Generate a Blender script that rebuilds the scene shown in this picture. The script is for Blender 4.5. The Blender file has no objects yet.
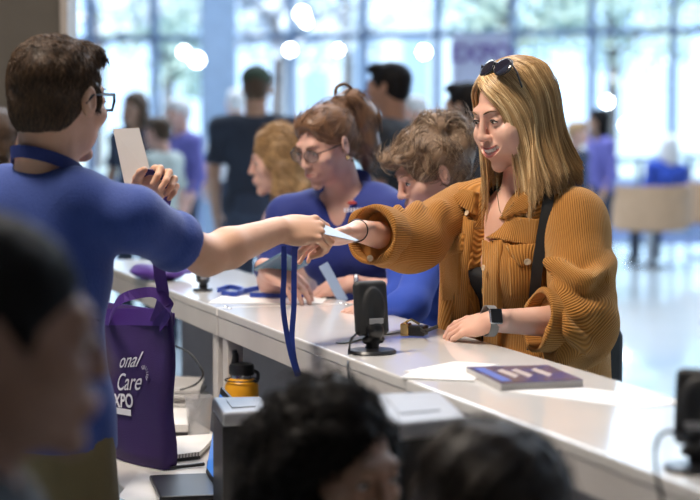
import bpy, math, random
import numpy as np
from mathutils import Vector, Matrix
random.seed(7); RNG = np.random.default_rng(7)
D = bpy.data; COL = bpy.context.scene.collection; SC = bpy.context.scene
PI = math.pi
# ------------------------------------------------------------------ camera
F = 100*700/36.0; CAMZ = 1.60; PITCH = math.atan(140/F)
cam = D.cameras.new('camera'); camo = D.objects.new('camera', cam); COL.objects.link(camo)
cam.lens = 100; cam.sensor_width = 36; cam.clip_end = 300; cam.clip_start = .2
camo.location = (0, 0, CAMZ); camo.rotation_euler = (PI/2-PITCH, 0, 0)
cam.dof.use_dof = True; cam.dof.focus_distance = 4.58; cam.dof.aperture_fstop = 2.9
SC.camera = camo
# ------------------------------------------------------------------ world, sun, lights, exposure
W = D.worlds.new('world'); SC.world = W; W.use_nodes = True
nt = W.node_tree; bg = nt.nodes['Background']
bg.inputs[0].default_value = (.50, .70, .95, 1); bg.inputs[1].default_value = 2.9
def light(name, kind, loc, target, energy, color, size=1.0, sizey=None, spread=None):
    l = D.lights.new(name, kind); o = D.objects.new(name, l); COL.objects.link(o)
    o.location = loc; d = Vector(target)-Vector(loc); o.rotation_euler = d.to_track_quat('-Z', 'Y').to_euler()
    l.energy = energy; l.color = color
    if kind == 'AREA':
        l.size = size
        if sizey: l.shape = 'RECTANGLE'; l.size_y = sizey
        if spread: l.spread = spread
    return o
sun = light('sun', 'SUN', (-6, 0, 30), (4, 40, 0), 9.0, (1, .95, .85)); sun.data.angle = .02
light('ceiling_key', 'AREA', (-1.3, 3.9, 4.2), (.4, 4.7, 1.35), 150, (1, .88, .75), .8)
light('ceiling_wash', 'AREA', (.6, 6.5, 5.5), (.2, 5.0, 1), 120, (1, .93, .88), 2.5)
light('hall_daylight', 'AREA', (6.5, 12, 6.0), (.5, 5, 1), 330, (.72, .85, 1), 5)
light('hall_far', 'AREA', (0, 19, 8.5), (0, 19, 0), 2600, (.78, .88, 1), 12)  # unseen area light, added to brighten the far crowd
light('front_fill', 'AREA', (1.2, -.5, 4.8), (.2, 4.2, 1), 9, (1, .88, .78), 2.0)
SC.view_settings.view_transform = 'Standard'; SC.view_settings.look = 'None'
SC.view_settings.exposure = 0.0; SC.view_settings.gamma = 1; SC.view_settings.use_curve_mapping = False
try: SC.cycles.use_denoising = True; SC.cycles.max_bounces = 6; SC.cycles.sample_clamp_indirect = 6
except Exception: pass
# ------------------------------------------------------------------ placing helpers
def ray(px, py):
    x = (px-350)/F; y = (250-py)/F; c, s = math.cos(PITCH), math.sin(PITCH)
    return np.array([x, c+y*s, -s+y*c])
def at(px, py, d):
    r = ray(px, py); r = r*(d/r[1]); return np.array([r[0], r[1], CAMZ+r[2]])
def onz(px, py, z):
    r = ray(px, py); r = r*((z-CAMZ)/r[2]); return np.array([r[0], r[1], z])
# ------------------------------------------------------------------ materials
def mat(name, col, rough=.6, metal=0, spec=.5, bump=0, bscale=60, sheen=0, sss=0, emit=None, est=1, col2=None, cscale=8, coat=0, alpha=1, bstretch=None):
    m = D.materials.new(name); m.use_nodes = True; n = m.node_tree.nodes; L = m.node_tree.links
    b = n['Principled BSDF']; b.inputs['Base Color'].default_value = (*col, 1); b.inputs['Roughness'].default_value = rough
    b.inputs['Metallic'].default_value = metal; b.inputs['Specular IOR Level'].default_value = spec
    b.inputs['Sheen Weight'].default_value = sheen; b.inputs['Coat Weight'].default_value = coat
    if sss:
        b.inputs['Subsurface Weight'].default_value = sss; b.inputs['Subsurface Radius'].default_value = (1, .35, .2); b.inputs['Subsurface Scale'].default_value = .012
    if emit: b.inputs['Emission Color'].default_value = (*emit, 1); b.inputs['Emission Strength'].default_value = est
    tc = n.new('ShaderNodeTexCoord'); mp = n.new('ShaderNodeMapping'); L.new(tc.outputs['Object'], mp.inputs[0])
    if bstretch: mp.inputs['Scale'].default_value = bstretch
    nz = n.new('ShaderNodeTexNoise'); nz.inputs['Scale'].default_value = cscale; nz.inputs['Detail'].default_value = 4
    L.new(mp.outputs[0], nz.inputs['Vector'])
    rp = n.new('ShaderNodeValToRGB'); rp.color_ramp.elements[0].position = .35; rp.color_ramp.elements[1].position = .65
    c2 = col2 or tuple(min(1, c*.9) for c in col)
    rp.color_ramp.elements[0].color = (*c2, 1); rp.color_ramp.elements[1].color = (*col, 1)
    L.new(nz.outputs['Fac'], rp.inputs[0]); L.new(rp.outputs[0], b.inputs['Base Color'])
    if bump:
        n2 = n.new('ShaderNodeTexNoise'); n2.inputs['Scale'].default_value = bscale; L.new(mp.outputs[0], n2.inputs['Vector'])
        bp = n.new('ShaderNodeBump'); bp.inputs['Strength'].default_value = bump; bp.inputs['Distance'].default_value = .003
        L.new(n2.outputs['Fac'], bp.inputs['Height']); L.new(bp.outputs[0], b.inputs['Normal'])
    if alpha < 1: b.inputs['Alpha'].default_value = alpha
    return m
def attr_mat(name, c0, c1, rough=.45, c2=None, spec=.5):       # hair: colour varies from strand to strand
    m = D.materials.new(name); m.use_nodes = True; n = m.node_tree.nodes; L = m.node_tree.links
    b = n['Principled BSDF']; b.inputs['Roughness'].default_value = rough; b.inputs['Specular IOR Level'].default_value = spec
    a = n.new('ShaderNodeAttribute'); a.attribute_name = 'rnd'
    rp = n.new('ShaderNodeValToRGB'); rp.color_ramp.elements[0].color = (*c0, 1); rp.color_ramp.elements[1].color = (*c1, 1)
    if c2: e = rp.color_ramp.elements.new(.5); e.color = (*c2, 1)
    L.new(a.outputs['Fac'], rp.inputs[0]); L.new(rp.outputs[0], b.inputs['Base Color'])
    return m
def corduroy(name, c0, c1):
    m = D.materials.new(name); m.use_nodes = True; n = m.node_tree.nodes; L = m.node_tree.links
    b = n['Principled BSDF']; b.inputs['Roughness'].default_value = .85; b.inputs['Sheen Weight'].default_value = .35
    b.inputs['Sheen Tint'].default_value = (1, .75, .4, 1); b.inputs['Specular IOR Level'].default_value = .15
    a = n.new('ShaderNodeAttribute'); a.attribute_name = 'rib'
    mu = n.new('ShaderNodeMath'); mu.operation = 'MULTIPLY'; mu.inputs[1].default_value = 2*PI; L.new(a.outputs['Fac'], mu.inputs[0])
    s = n.new('ShaderNodeMath'); s.operation = 'SINE'; L.new(mu.outputs[0], s.inputs[0])
    bp = n.new('ShaderNodeBump'); bp.inputs['Strength'].default_value = .8; bp.inputs['Distance'].default_value = .0012
    L.new(s.outputs[0], bp.inputs['Height']); L.new(bp.outputs[0], b.inputs['Normal'])
    mr = n.new('ShaderNodeMapRange'); mr.inputs[1].default_value = -1; mr.inputs[2].default_value = 1; L.new(s.outputs[0], mr.inputs[0])
    mx = n.new('ShaderNodeMix'); mx.data_type = 'RGBA'; L.new(mr.outputs[0], mx.inputs[0])
    mx.inputs[6].default_value = (*c0, 1); mx.inputs[7].default_value = (*c1, 1)     # shade in the grooves between the wales, put into the colour
    L.new(mx.outputs[2], b.inputs['Base Color'])
    return m
M = {}
M['skin_f'] = mat('skin_fair', (.78, .47, .36), .46, sss=.12, col2=(.74, .42, .31), cscale=14, bump=.12, bscale=300)
M['skin_m'] = mat('skin_light', (.66, .38, .25), .5, sss=.12, col2=(.60, .33, .21), cscale=16, bump=.15, bscale=300)
M['skin_r'] = mat('skin_rosy', (.66, .40, .32), .55, sss=.1, col2=(.60, .33, .26), cscale=12)
M['skin_t'] = mat('skin_tan', (.42, .24, .16), .55, sss=.1)
M['skin_d'] = mat('skin_brown', (.30, .15, .095), .6)
M['lip'] = mat('lip', (.50, .15, .13), .35); M['lip2'] = mat('lip_dark', (.36, .12, .1), .4)
M['tooth'] = mat('tooth', (.95, .91, .85), .25); M['mouth'] = mat('mouth_inside', (.12, .02, .02), .5)
M['eye'] = mat('eye_white', (.75, .72, .70), .2); M['iris'] = mat('iris', (.04, .03, .02), .1)
M['brow'] = mat('eyebrow', (.16, .085, .04), .8); M['lash'] = mat('eyelash', (.02, .012, .01), .6)
M['cord'] = corduroy('amber_corduroy', (.31, .125, .024), (.53, .230, .052))
M['cordin'] = mat('corduroy_lining', (.34, .15, .035), .9)
M['button'] = mat('shell_button', (.72, .55, .36), .3)
M['black'] = mat('black_cloth', (.012, .012, .014), .8, bump=.3); M['blackp'] = mat('black_plastic', (.014, .014, .016), .32)
M['blackm'] = mat('black_rubber', (.02, .02, .022), .6); M['lens'] = mat('tinted_lens', (.02, .018, .03), .08, coat=.6)
M['glasslens'] = mat('clear_lens', (.25, .2, .2), .08, alpha=.35)
M['strap'] = mat('black_leather', (.015, .014, .014), .5, bump=.3)
M['royal'] = mat('royal_blue_cotton', (.016, .048, .25), .8, bump=.4, bscale=220, sheen=.15)
M['royal2'] = mat('royal_blue_polo', (.011, .026, .20), .8, bump=.3, sheen=.1)
M['royal3'] = mat('bright_blue_polo', (.02, .07, .46), .8, sheen=.1)
M['navyl'] = mat('navy_ribbon', (.012, .025, .16), .6, bump=.3, bscale=400)
M['bluel'] = mat('blue_ribbon', (.02, .055, .36), .55, bump=.3, bscale=400)
M['khaki'] = mat('khaki_cotton', (.16, .12, .055), .85, bump=.3)
M['jean'] = mat('dark_denim', (.03, .04, .07), .85); M['navy'] = mat('dark_navy_cotton', (.018, .025, .045), .85)
M['char'] = mat('charcoal_cotton', (.02, .02, .024), .85); M['pink'] = mat('pale_pink_cotton', (.6, .38, .38), .8)
M['purp'] = mat('purple_polo', (.14, .13, .42), .8); M['pale'] = mat('pale_green_cloth', (.42, .47, .44), .8)
M['whitec'] = mat('white_cloth', (.75, .76, .8), .8); M['shoe'] = mat('shoe', (.03, .03, .03), .5)
M['purple'] = mat('purple_nonwoven_fabric', (.034, .009, .105), .7, bump=.6, bscale=500, col2=(.028, .007, .088))
M['purple2'] = mat('purple_trim_fabric', (.075, .022, .23), .6, bump=.4, bscale=400)
M['white'] = mat('white_laminate', (.80, .78, .76), .13, col2=(.78, .76, .74), coat=.3)
M['whitef'] = mat('white_painted_metal', (.66, .63, .61), .35)
M['panel'] = mat('grey_panel', (.26, .235, .255), .6); M['silver'] = mat('silver_metal', (.62, .62, .64), .25, metal=1)
M['gold'] = mat('gold_metal', (.8, .55, .25), .25, metal=1)
M['desk'] = mat('white_desk_laminate', (.72, .69, .66), .3)
M['paper'] = mat('white_paper', (.84, .82, .80), .7); M['paper2'] = mat('greyish_paper', (.55, .53, .52), .7)
M['silverp'] = mat('silver_plastic', (.36, .36, .38), .35); M['yellow'] = mat('yellow_paint', (.85, .38, .01), .4)
M['cup'] = mat('clear_plastic', (.75, .75, .76), .15, alpha=.25); M['print'] = mat('white_print', (.8, .78, .85), .6)
M['screen'] = mat('lit_screen', (.02, .1, .3), .3, emit=(.06, .28, .9), est=.7, col2=(.0, .03, .2))
M['cover'] = mat('blue_cover', (.03, .05, .22), .2, col2=(.14, .11, .12), cscale=22)
M['red'] = mat('red_mark', (.5, .06, .05), .6); M['grey'] = mat('mid_grey', (.2, .2, .2), .6)
M['taupe'] = mat('taupe_wall_paint', (.105, .088, .07), .85); M['trimw'] = mat('beige_trim', (.42, .36, .31), .5)
M['mull'] = mat('blue_grey_frame', (.19, .27, .39), .5); M['floor'] = mat('polished_pale_floor', (.60, .68, .72), .2, col2=(.55, .64, .68), cscale=1.2, coat=.5)
M['carpet'] = mat('blue_grey_carpet', (.16, .22, .40), .9, cscale=3, col2=(.09, .13, .27)); M['ceil'] = mat('white_ceiling', (.6, .63, .68), .8)
M['tub'] = mat('tan_leather', (.46, .285, .165), .55); M['banner'] = mat('lavender_banner', (.62, .68, .92), .6)
M['ptext'] = mat('violet_print', (.22, .16, .5), .6); M['lamp'] = mat('lamp_globe', (1, 1, 1), .4, emit=(.92, .96, 1), est=22)
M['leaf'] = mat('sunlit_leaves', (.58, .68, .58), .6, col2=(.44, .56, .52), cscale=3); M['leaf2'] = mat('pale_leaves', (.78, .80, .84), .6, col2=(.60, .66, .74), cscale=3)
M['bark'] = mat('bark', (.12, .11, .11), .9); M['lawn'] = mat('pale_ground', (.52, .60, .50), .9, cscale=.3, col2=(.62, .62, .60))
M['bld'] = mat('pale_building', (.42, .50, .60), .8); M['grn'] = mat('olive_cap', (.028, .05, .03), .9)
M['h_blond'] = attr_mat('blonde_hair', (.15, .08, .035), (1.0, .80, .48), .38, (.58, .36, .16))
M['h_brown'] = attr_mat('brown_hair', (.03, .017, .010), (.16, .092, .05), .5, (.07, .040, .022), .3)
M['h_auburn'] = attr_mat('auburn_hair', (.08, .038, .018), (.38, .21, .11), .45, (.19, .095, .048))
M['h_ash'] = attr_mat('ash_blonde_hair', (.10, .06, .035), (.50, .37, .25), .5, (.25, .16, .10))
M['h_honey'] = attr_mat('honey_hair', (.16, .085, .035), (.72, .48, .24), .5, (.42, .25, .11))
M['h_black'] = attr_mat('black_hair', (.003, .0025, .002), (.014, .009, .007), .6, (.006, .004, .0035), .15)
M['h_dark'] = attr_mat('dark_brown_hair', (.008, .005, .003), (.04, .024, .014), .5, (.018, .011, .007), .3)
M['h_white'] = attr_mat('white_hair', (.45, .45, .46), (.8, .8, .8), .6)
gm = D.materials.new('window_glass'); gm.use_nodes = True; n = gm.node_tree.nodes; L = gm.node_tree.links; n.clear()
o_ = n.new('ShaderNodeOutputMaterial'); t_ = n.new('ShaderNodeBsdfTransparent'); g_ = n.new('ShaderNodeBsdfGlossy'); x_ = n.new('ShaderNodeMixShader')
t_.inputs[0].default_value = (.93, .97, 1, 1); g_.inputs['Roughness'].default_value = .02; x_.inputs[0].default_value = .05
L.new(t_.outputs[0], x_.inputs[1]); L.new(g_.outputs[0], x_.inputs[2]); L.new(x_.outputs[0], o_.inputs[0]); M['glass'] = gm
# ------------------------------------------------------------------ object helpers
def empty(name, loc, label, cat, group=None):
    o = D.objects.new(name, None); COL.objects.link(o); o.location = loc; o.empty_display_size = .05
    o['label'] = label; o['category'] = cat
    if group: o['group'] = group
    return o
ORG = {}
def worg(o):
    l = np.zeros(3)
    while o is not None: l = l+np.array(o.location); o = o.parent
    return l
def mesh_np(name, V, Q, m, parent=None, smooth=True, attrs=None, mats=None, midx=None):
    V = np.asarray(V, dtype=np.float64)
    if parent is not None: V = V-worg(parent)
    me = D.meshes.new(name); nv = len(V); nf = len(Q)
    if isinstance(Q, np.ndarray):
        k = Q.shape[1]
        me.vertices.add(nv); me.vertices.foreach_set('co', V.astype(np.float32).ravel())
        me.loops.add(nf*k); me.loops.foreach_set('vertex_index', Q.astype(np.int32).ravel())
        me.polygons.add(nf); me.polygons.foreach_set('loop_start', np.arange(0, nf*k, k, dtype=np.int32))
        try: me.polygons.foreach_set('loop_total', np.full(nf, k, dtype=np.int32))
        except Exception: pass
        me.update(calc_edges=True)
    else:
        me.from_pydata([tuple(v) for v in V], [], Q); me.update()
    me.validate()
    if smooth: me.polygons.foreach_set('use_smooth', [True]*len(me.polygons))
    if attrs:
        for an, av in attrs.items():
            a = me.attributes.new(an, 'FLOAT', 'POINT'); a.data.foreach_set('value', np.asarray(av, dtype=np.float32))
    for mm in (mats or [m]): me.materials.append(mm)
    if midx is not None: me.polygons.foreach_set('material_index', np.asarray(midx, dtype=np.int32))
    o = D.objects.new(name, me); COL.objects.link(o)
    if parent is not None: o.parent = parent
    return o
def tag(o, label, cat, group=None):
    o['label'] = label; o['category'] = cat
    if group: o['group'] = group
    return o
def struct(o): o['kind'] = 'structure'; return o
def centre(o):     # move the origin of a single-mesh thing to its base
    me = o.data; c = np.empty(len(me.vertices)*3, dtype=np.float32); me.vertices.foreach_get('co', c); c = c.reshape(-1, 3)
    b = np.array([(c[:, 0].min()+c[:, 0].max())/2, (c[:, 1].min()+c[:, 1].max())/2, c[:, 2].min()])
    me.vertices.foreach_set('co', (c-b).astype(np.float32).ravel()); me.update(); o.location = tuple(b+np.array(o.location)); return o
class G:           # geometry collector: everything added becomes ONE mesh
    def __init__(s): s.v = []; s.f = []
    def add(s, V, Fc):
        b = len(s.v); s.v += [tuple(float(c) for c in v) for v in V]; s.f += [tuple(i+b for i in f) for f in Fc]; return s
    def box(s, c, size, R=None, bev=0.0):
        hx, hy, hz = [q/2 for q in size]; b = min(bev, hx*.95, hy*.95, hz*.95)
        if R is None: R = np.eye(3)
        if b <= 0:
            V = [(x, y, z) for x in (-hx, hx) for y in (-hy, hy) for z in (-hz, hz)]
            Fc = [(0, 1, 3, 2), (4, 6, 7, 5), (0, 4, 5, 1), (2, 3, 7, 6), (0, 2, 6, 4), (1, 5, 7, 3)]
            return s.add([np.array(c)+R@np.array(v) for v in V], Fc)
        # rounded-rectangle prism with bevelled top and bottom
        V = []; n = 5
        for zz, ins in ((-hz, b), (-hz+b*.3, b*.3), (-hz+b, 0), (hz-b, 0), (hz-b*.3, b*.3), (hz, b)):
            for (sx, sy, a0) in ((1, 1, 0), (-1, 1, 90), (-1, -1, 180), (1, -1, 270)):
                for k in range(n):
                    a = math.radians(a0+90*k/(n-1)); r = b
                    x = sx*(hx-b)+math.cos(a)*(r-ins*.98); y = sy*(hy-b)+math.sin(a)*(r-ins*.98); V.append((x, y, zz))
        m_ = 4*n; Fc = [tuple(range(m_-1, -1, -1)), tuple(range(5*m_, 6*m_))]
        for k in range(5):
            for i in range(m_): j = (i+1) % m_; Fc.append((k*m_+i, k*m_+j, (k+1)*m_+j, (k+1)*m_+i))
        return s.add([np.array(c)+R@np.array(v) for v in V], Fc)
    def tube(s, P, r, n=8, cap=True, flat=None):
        P = [np.array(p, float) for p in P]; K = len(P); rr = r if hasattr(r, '__len__') else [r]*K
        V = []; up = np.array([0, 0, 1.]); prev = None
        for i in range(K):
            t = P[min(i+1, K-1)]-P[max(i-1, 0)]; t = t/(np.linalg.norm(t)+1e-9)
            if prev is None:
                a = np.cross(t, up)
                if np.linalg.norm(a) < .1: a = np.cross(t, np.array([1., 0, 0]))
            else: a = prev-t*np.dot(prev, t)
            a = a/np.linalg.norm(a); b = np.cross(t, a); prev = a
            for k in range(n):
                an = 2*PI*k/n; V.append(P[i]+rr[i]*(a*math.cos(an)+b*math.sin(an)*(flat or 1)))
        Fc = []
        for i in range(K-1):
            for k in range(n): j = (k+1) % n; Fc.append((i*n+k, i*n+j, (i+1)*n+j, (i+1)*n+k))
        if cap: Fc += [tuple(range(n-1, -1, -1)), tuple(range((K-1)*n, K*n))]
        return s.add(V, Fc)
    def ribbon(s, P, wdir, w, th=.0012):
        P = [np.array(p, float) for p in P]; V = []; Fc = []; K = len(P)
        for i in range(K):
            t = P[min(i+1, K-1)]-P[max(i-1, 0)]; t = t/(np.linalg.norm(t)+1e-9)
            wd = np.array(wdir[i] if hasattr(wdir[0], '__len__') else wdir, float); wd = wd-t*np.dot(wd, t); wd /= np.linalg.norm(wd); nn = np.cross(t, wd)
            for a, b in ((-1, -1), (1, -1), (1, 1), (-1, 1)): V.append(P[i]+wd*a*w/2+nn*b*th/2)
        for i in range(K-1):
            for k in range(4): j = (k+1) % 4; Fc.append((i*4+k, i*4+j, i*4+4+j, i*4+4+k))
        Fc += [(3, 2, 1, 0), tuple(range((K-1)*4, K*4))]
        return s.add(V, Fc)
    def lathe(s, c, prof, n=32, R=None):
        if R is None: R = np.eye(3)
        V = []; K = len(prof)
        for r, z in prof:
            for k in range(n): a = 2*PI*k/n; V.append(np.array(c)+R@np.array([r*math.cos(a), r*math.sin(a), z]))
        Fc = []
        for i in range(K-1):
            for k in range(n): j = (k+1) % n; Fc.append((i*n+k, i*n+j, (i+1)*n+j, (i+1)*n+k))
        if prof[0][0] > 1e-6: Fc.append(tuple(range(n-1, -1, -1)))
        if prof[-1][0] > 1e-6: Fc.append(tuple(range((K-1)*n, K*n)))
        return s.add(V, Fc)
    def prism(s, pts, z0, z1):
        n = len(pts); V = [(p[0], p[1], z0) for p in pts]+[(p[0], p[1], z1) for p in pts]
        Fc = [tuple(range(n-1, -1, -1)), tuple(range(n, 2*n))]+[(i, (i+1) % n, n+(i+1) % n, n+i) for i in range(n)]
        return s.add(V, Fc)
    def sphere(s, c, r, n=16):
        R_ = np.array(r if hasattr(r, '__len__') else (r, r, r)); V = []; Fc = []; h = n//2
        for i in range(h+1):
            for k in range(n): t = PI*i/h; a = 2*PI*k/n; V.append(np.array(c)+R_*np.array([math.sin(t)*math.cos(a), math.sin(t)*math.sin(a), math.cos(t)]))
        for i in range(h):
            for k in range(n): j = (k+1) % n; Fc.append((i*n+j, i*n+k, (i+1)*n+k, (i+1)*n+j))
        return s.add(V, Fc)
    def build(s, name, m, parent=None, smooth=False):
        o = mesh_np(name, np.array(s.v), s.f, m, parent, smooth)
        me = o.data
        if smooth:
            try: me.set_sharp_from_angle(angle=math.radians(40))
            except Exception: pass
        return o if parent is not None else centre(o)
def curve(P, n=16):     # Catmull-Rom through points
    P = [np.array(p, float) for p in P]; P = [2*P[0]-P[1]]+P+[2*P[-1]-P[-2]]; out = []
    for i in range(1, len(P)-2):
        for k in range(n):
            t = k/n; a, b, c, d = P[i-1:i+3]
            out.append(.5*((2*b)+(c-a)*t+(2*a-5*b+4*c-d)*t*t+(3*b-a-3*c+d)*t**3))
    return out+[P[-2]]
# ------------------------------------------------------------------ implicit-surface sculpting
def nrm(v): v = np.array(v, float); return v/(np.linalg.norm(v)+1e-12)
def rot(yaw=0, pitch=0, roll=0):     # local x = right, y = forward, z = up; yaw about Z (0 looks +Y), pitch up +, roll about forward
    return np.array(Matrix.Rotation(yaw, 3, 'Z') @ Matrix.Rotation(pitch, 3, 'X') @ Matrix.Rotation(roll, 3, 'Y'))
class S:
    def __init__(s): s.ops = []; s.R = np.eye(3); s.t = np.zeros(3); s.s = 1.0; s.infl = 0.0
    def frame(s, R=None, t=None, sc=1.0): s.R = np.eye(3) if R is None else R; s.t = np.zeros(3) if t is None else np.array(t, float); s.s = sc; return s
    def w(s, p): return s.t+s.R@(np.array(p, float)*s.s)
    def _add(s, fn, lo, hi, mode, k):
        s.ops.append((fn, lo, hi, mode, k)); return s
    def ell(s, c, r, k=.02, mode='u', R=None):
        c = s.w(c); r = np.array(r if hasattr(r, '__len__') else (r, r, r), float)*s.s+s.infl; RR = s.R if R is None else s.R@R; ss = 1
        def fn(P, c=c, r=r, RR=RR):
            q = (P-c)@RR; k0 = np.sqrt(((q/r)**2).sum(-1)); k1 = np.sqrt(((q/r**2)**2).sum(-1))+1e-9; return k0*(k0-1)/k1
        m = r.max(); return s._add(fn, c-m, c+m, mode, k)
    def cone(s, a, b, ra, rb, k=.02, mode='u', flat=None, ff=1.0):   # round cone; flat: world axis along which it is ff times thinner
        a = s.w(a); b = s.w(b); ra = ra*s.s+s.infl; rb = rb*s.s+s.infl
        fl = None if flat is None else nrm(s.R@np.array(flat, float))
        def fn(P, a=a, b=b, ra=ra, rb=rb):
            ab = b-a; q = P-a; t = np.clip((q@ab)/(ab@ab+1e-12), 0, 1); dv = q-t[..., None]*ab
            if fl is not None: dv = dv+((dv@fl)*(1/ff-1))[..., None]*fl
            return (np.sqrt((dv**2).sum(-1))-(ra+(rb-ra)*t))*(ff if fl is not None else 1)
        m = max(ra, rb); return s._add(fn, np.minimum(a, b)-m, np.maximum(a, b)+m, mode, k)
    def cyl(s, a, b, ra, rb, k=.005, mode='u', rnd=.004):     # flat-ended frustum
        a = s.w(a); b = s.w(b); ra = ra*s.s+s.infl; rb = rb*s.s+s.infl
        def fn(P, a=a, b=b):
            ab = b-a; L_ = np.linalg.norm(ab); u = ab/L_; q = P-a; h = q@u; rad = np.sqrt(np.maximum(((q-h[..., None]*u)**2).sum(-1), 0))
            dr = rad-(ra+(rb-ra)*np.clip(h/L_, 0, 1))+rnd; dh = np.abs(h-L_/2)-L_/2+rnd
            return np.minimum(np.maximum(dr, dh), 0)+np.sqrt(np.maximum(dr, 0)**2+np.maximum(dh, 0)**2)-rnd
        m = max(ra, rb); return s._add(fn, np.minimum(a, b)-m, np.maximum(a, b)+m, mode, k)
    def box(s, c, h, k=.005, mode='u', R=None, rnd=.004):
        c = s.w(c); h = np.array(h, float)*s.s+s.infl; RR = s.R if R is None else s.R@R
        def fn(P, c=c, h=h, RR=RR):
            q = np.abs((P-c)@RR)-h+rnd; return np.sqrt((np.maximum(q, 0)**2).sum(-1))+np.minimum(q.max(-1), 0)-rnd
        m = np.linalg.norm(h); return s._add(fn, c-m, c+m, mode, k)
    def chain(s, pts, rs, k=.01, mode='u', **kw):
        for i in range(len(pts)-1): s.cone(pts[i], pts[i+1], rs[i], rs[i+1], k, mode, **kw)
        return s
    def warp(s, fn, lo, hi): s.ops.append((fn, np.array(lo), np.array(hi), 'w', 0)); return s
    def grid(s, lo, hi, res):
        lo = np.array(lo, float); hi = np.array(hi, float); n = np.maximum(((hi-lo)/res).astype(int)+2, 4)
        ax = [lo[i]+res*np.arange(n[i]) for i in range(3)]; V = np.full(n, .5, dtype=np.float32)
        for fn, l, h, mode, k in s.ops:
            mg = .02+k*1.2+res*2
            i0 = [int(np.clip(np.searchsorted(ax[i], l[i]-mg), 0, n[i])) for i in range(3)]; i1 = [int(np.clip(np.searchsorted(ax[i], h[i]+mg), 0, n[i])) for i in range(3)]
            if any(i1[i]-i0[i] < 1 for i in range(3)): continue
            sl = tuple(slice(i0[i], i1[i]) for i in range(3))
            P = np.stack(np.meshgrid(*[ax[i][sl[i]] for i in range(3)], indexing='ij'), -1)
            A = V[sl].astype(np.float64)
            if mode == 'w': V[sl] = fn(P, A); continue
            B = fn(P)
            if mode == 'u': hh = np.clip(.5+.5*(B-A)/k, 0, 1) if k > 0 else (B > A)*1.; R_ = B*(1-hh)+A*hh-k*hh*(1-hh)
            elif mode == 's': B = -B; hh = np.clip(.5-.5*(B-A)/k, 0, 1); R_ = B*(1-hh)+A*hh+k*hh*(1-hh)
            V[sl] = R_
        return lo, res, V
    def mesh(s, res, lo=None, hi=None):
        if lo is None:
            us = [o for o in s.ops if o[3] == 'u']; lo = np.min([o[1] for o in us], 0)-.02-res; hi = np.max([o[2] for o in us], 0)+.02+res
        return nets(*s.grid(lo, hi, res))
def nets(lo, res, V):
    I = V < 0; n = np.array(V.shape)
    c = np.zeros(n-1, dtype=np.uint8)
    for dx in (0, 1):
        for dy in (0, 1):
            for dz in (0, 1): c += I[dx:n[0]-1+dx, dy:n[1]-1+dy, dz:n[2]-1+dz]
    act = (c > 0) & (c < 8); ix = np.argwhere(act); vid = np.full(n-1, -1, dtype=np.int64); vid[act] = np.arange(len(ix))
    acc = np.zeros((len(ix), 3)); cnt = np.zeros(len(ix))
    for a in range(3):
        b, d = [q for q in range(3) if q != a]
        for u in (0, 1):
            for v in (0, 1):
                o = np.zeros(3, int); o[b] = u; o[d] = v; p0 = ix+o; e = np.zeros(3, int); e[a] = 1; p1 = p0+e
                v0 = V[p0[:, 0], p0[:, 1], p0[:, 2]]; v1 = V[p1[:, 0], p1[:, 1], p1[:, 2]]; m = (v0 < 0) != (v1 < 0)
                t = np.where(m, v0/np.where(m, v0-v1, 1), 0); q = o[None, :]+t[:, None]*e[None, :]
                acc[m] += q[m]; cnt[m] += 1
    P = lo+res*(ix+acc/np.maximum(cnt, 1)[:, None]); Q = []
    for a in range(3):
        b, d = (a+1) % 3, (a+2) % 3; s0 = [slice(None)]*3; s1 = [slice(None)]*3; s0[a] = slice(0, -1); s1[a] = slice(1, None)
        A = I[tuple(s0)]; B = I[tuple(s1)]; g = np.argwhere(A != B)
        g = g[(g[:, b] > 0) & (g[:, d] > 0) & (g[:, b] < n[b]-1) & (g[:, d] < n[d]-1)]
        if not len(g): continue
        ins = A[g[:, 0], g[:, 1], g[:, 2]]; eb = np.zeros(3, int); eb[b] = 1; ed = np.zeros(3, int); ed[d] = 1
        q = [g-eb-ed, g-ed, g, g-eb]; q = np.stack([vid[x[:, 0], x[:, 1], x[:, 2]] for x in q], 1)
        q[~ins] = q[~ins][:, ::-1]; Q.append(q)
    Q = np.concatenate(Q) if Q else np.zeros((0, 4), int); return P, Q
def multi(sd, boxes):   # boxes: (lo, hi, res), finer boxes later; coarse faces inside a finer box are dropped
    Vs = []; Qs = []; base = 0
    for i, (lo, hi, res) in enumerate(boxes):
        P, Q = sd.mesh(res, np.array(lo), np.array(hi))
        if len(Q):
            C = P[Q].mean(1); keep = np.ones(len(Q), bool)
            for lo2, hi2, r2 in boxes[i+1:]:
                keep &= ~np.all((C > np.array(lo2)+res*1.2) & (C < np.array(hi2)-res*1.2), axis=1)
            Q = Q[keep]; Vs.append(P); Qs.append(Q+base); base += len(P)
    V = np.concatenate(Vs); Q = np.concatenate(Qs); used = np.zeros(len(V), bool); used[Q.ravel()] = True
    mp = np.cumsum(used)-1; return V[used], mp[Q]
def vnormals(V, Q):
    N = np.zeros_like(V); fn = np.cross(V[Q[:, 2]]-V[Q[:, 0]], V[Q[:, 3]]-V[Q[:, 1]])
    for k in range(4): np.add.at(N, Q[:, k], fn)
    return N/(np.linalg.norm(N, axis=1)[:, None]+1e-12)
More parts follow.
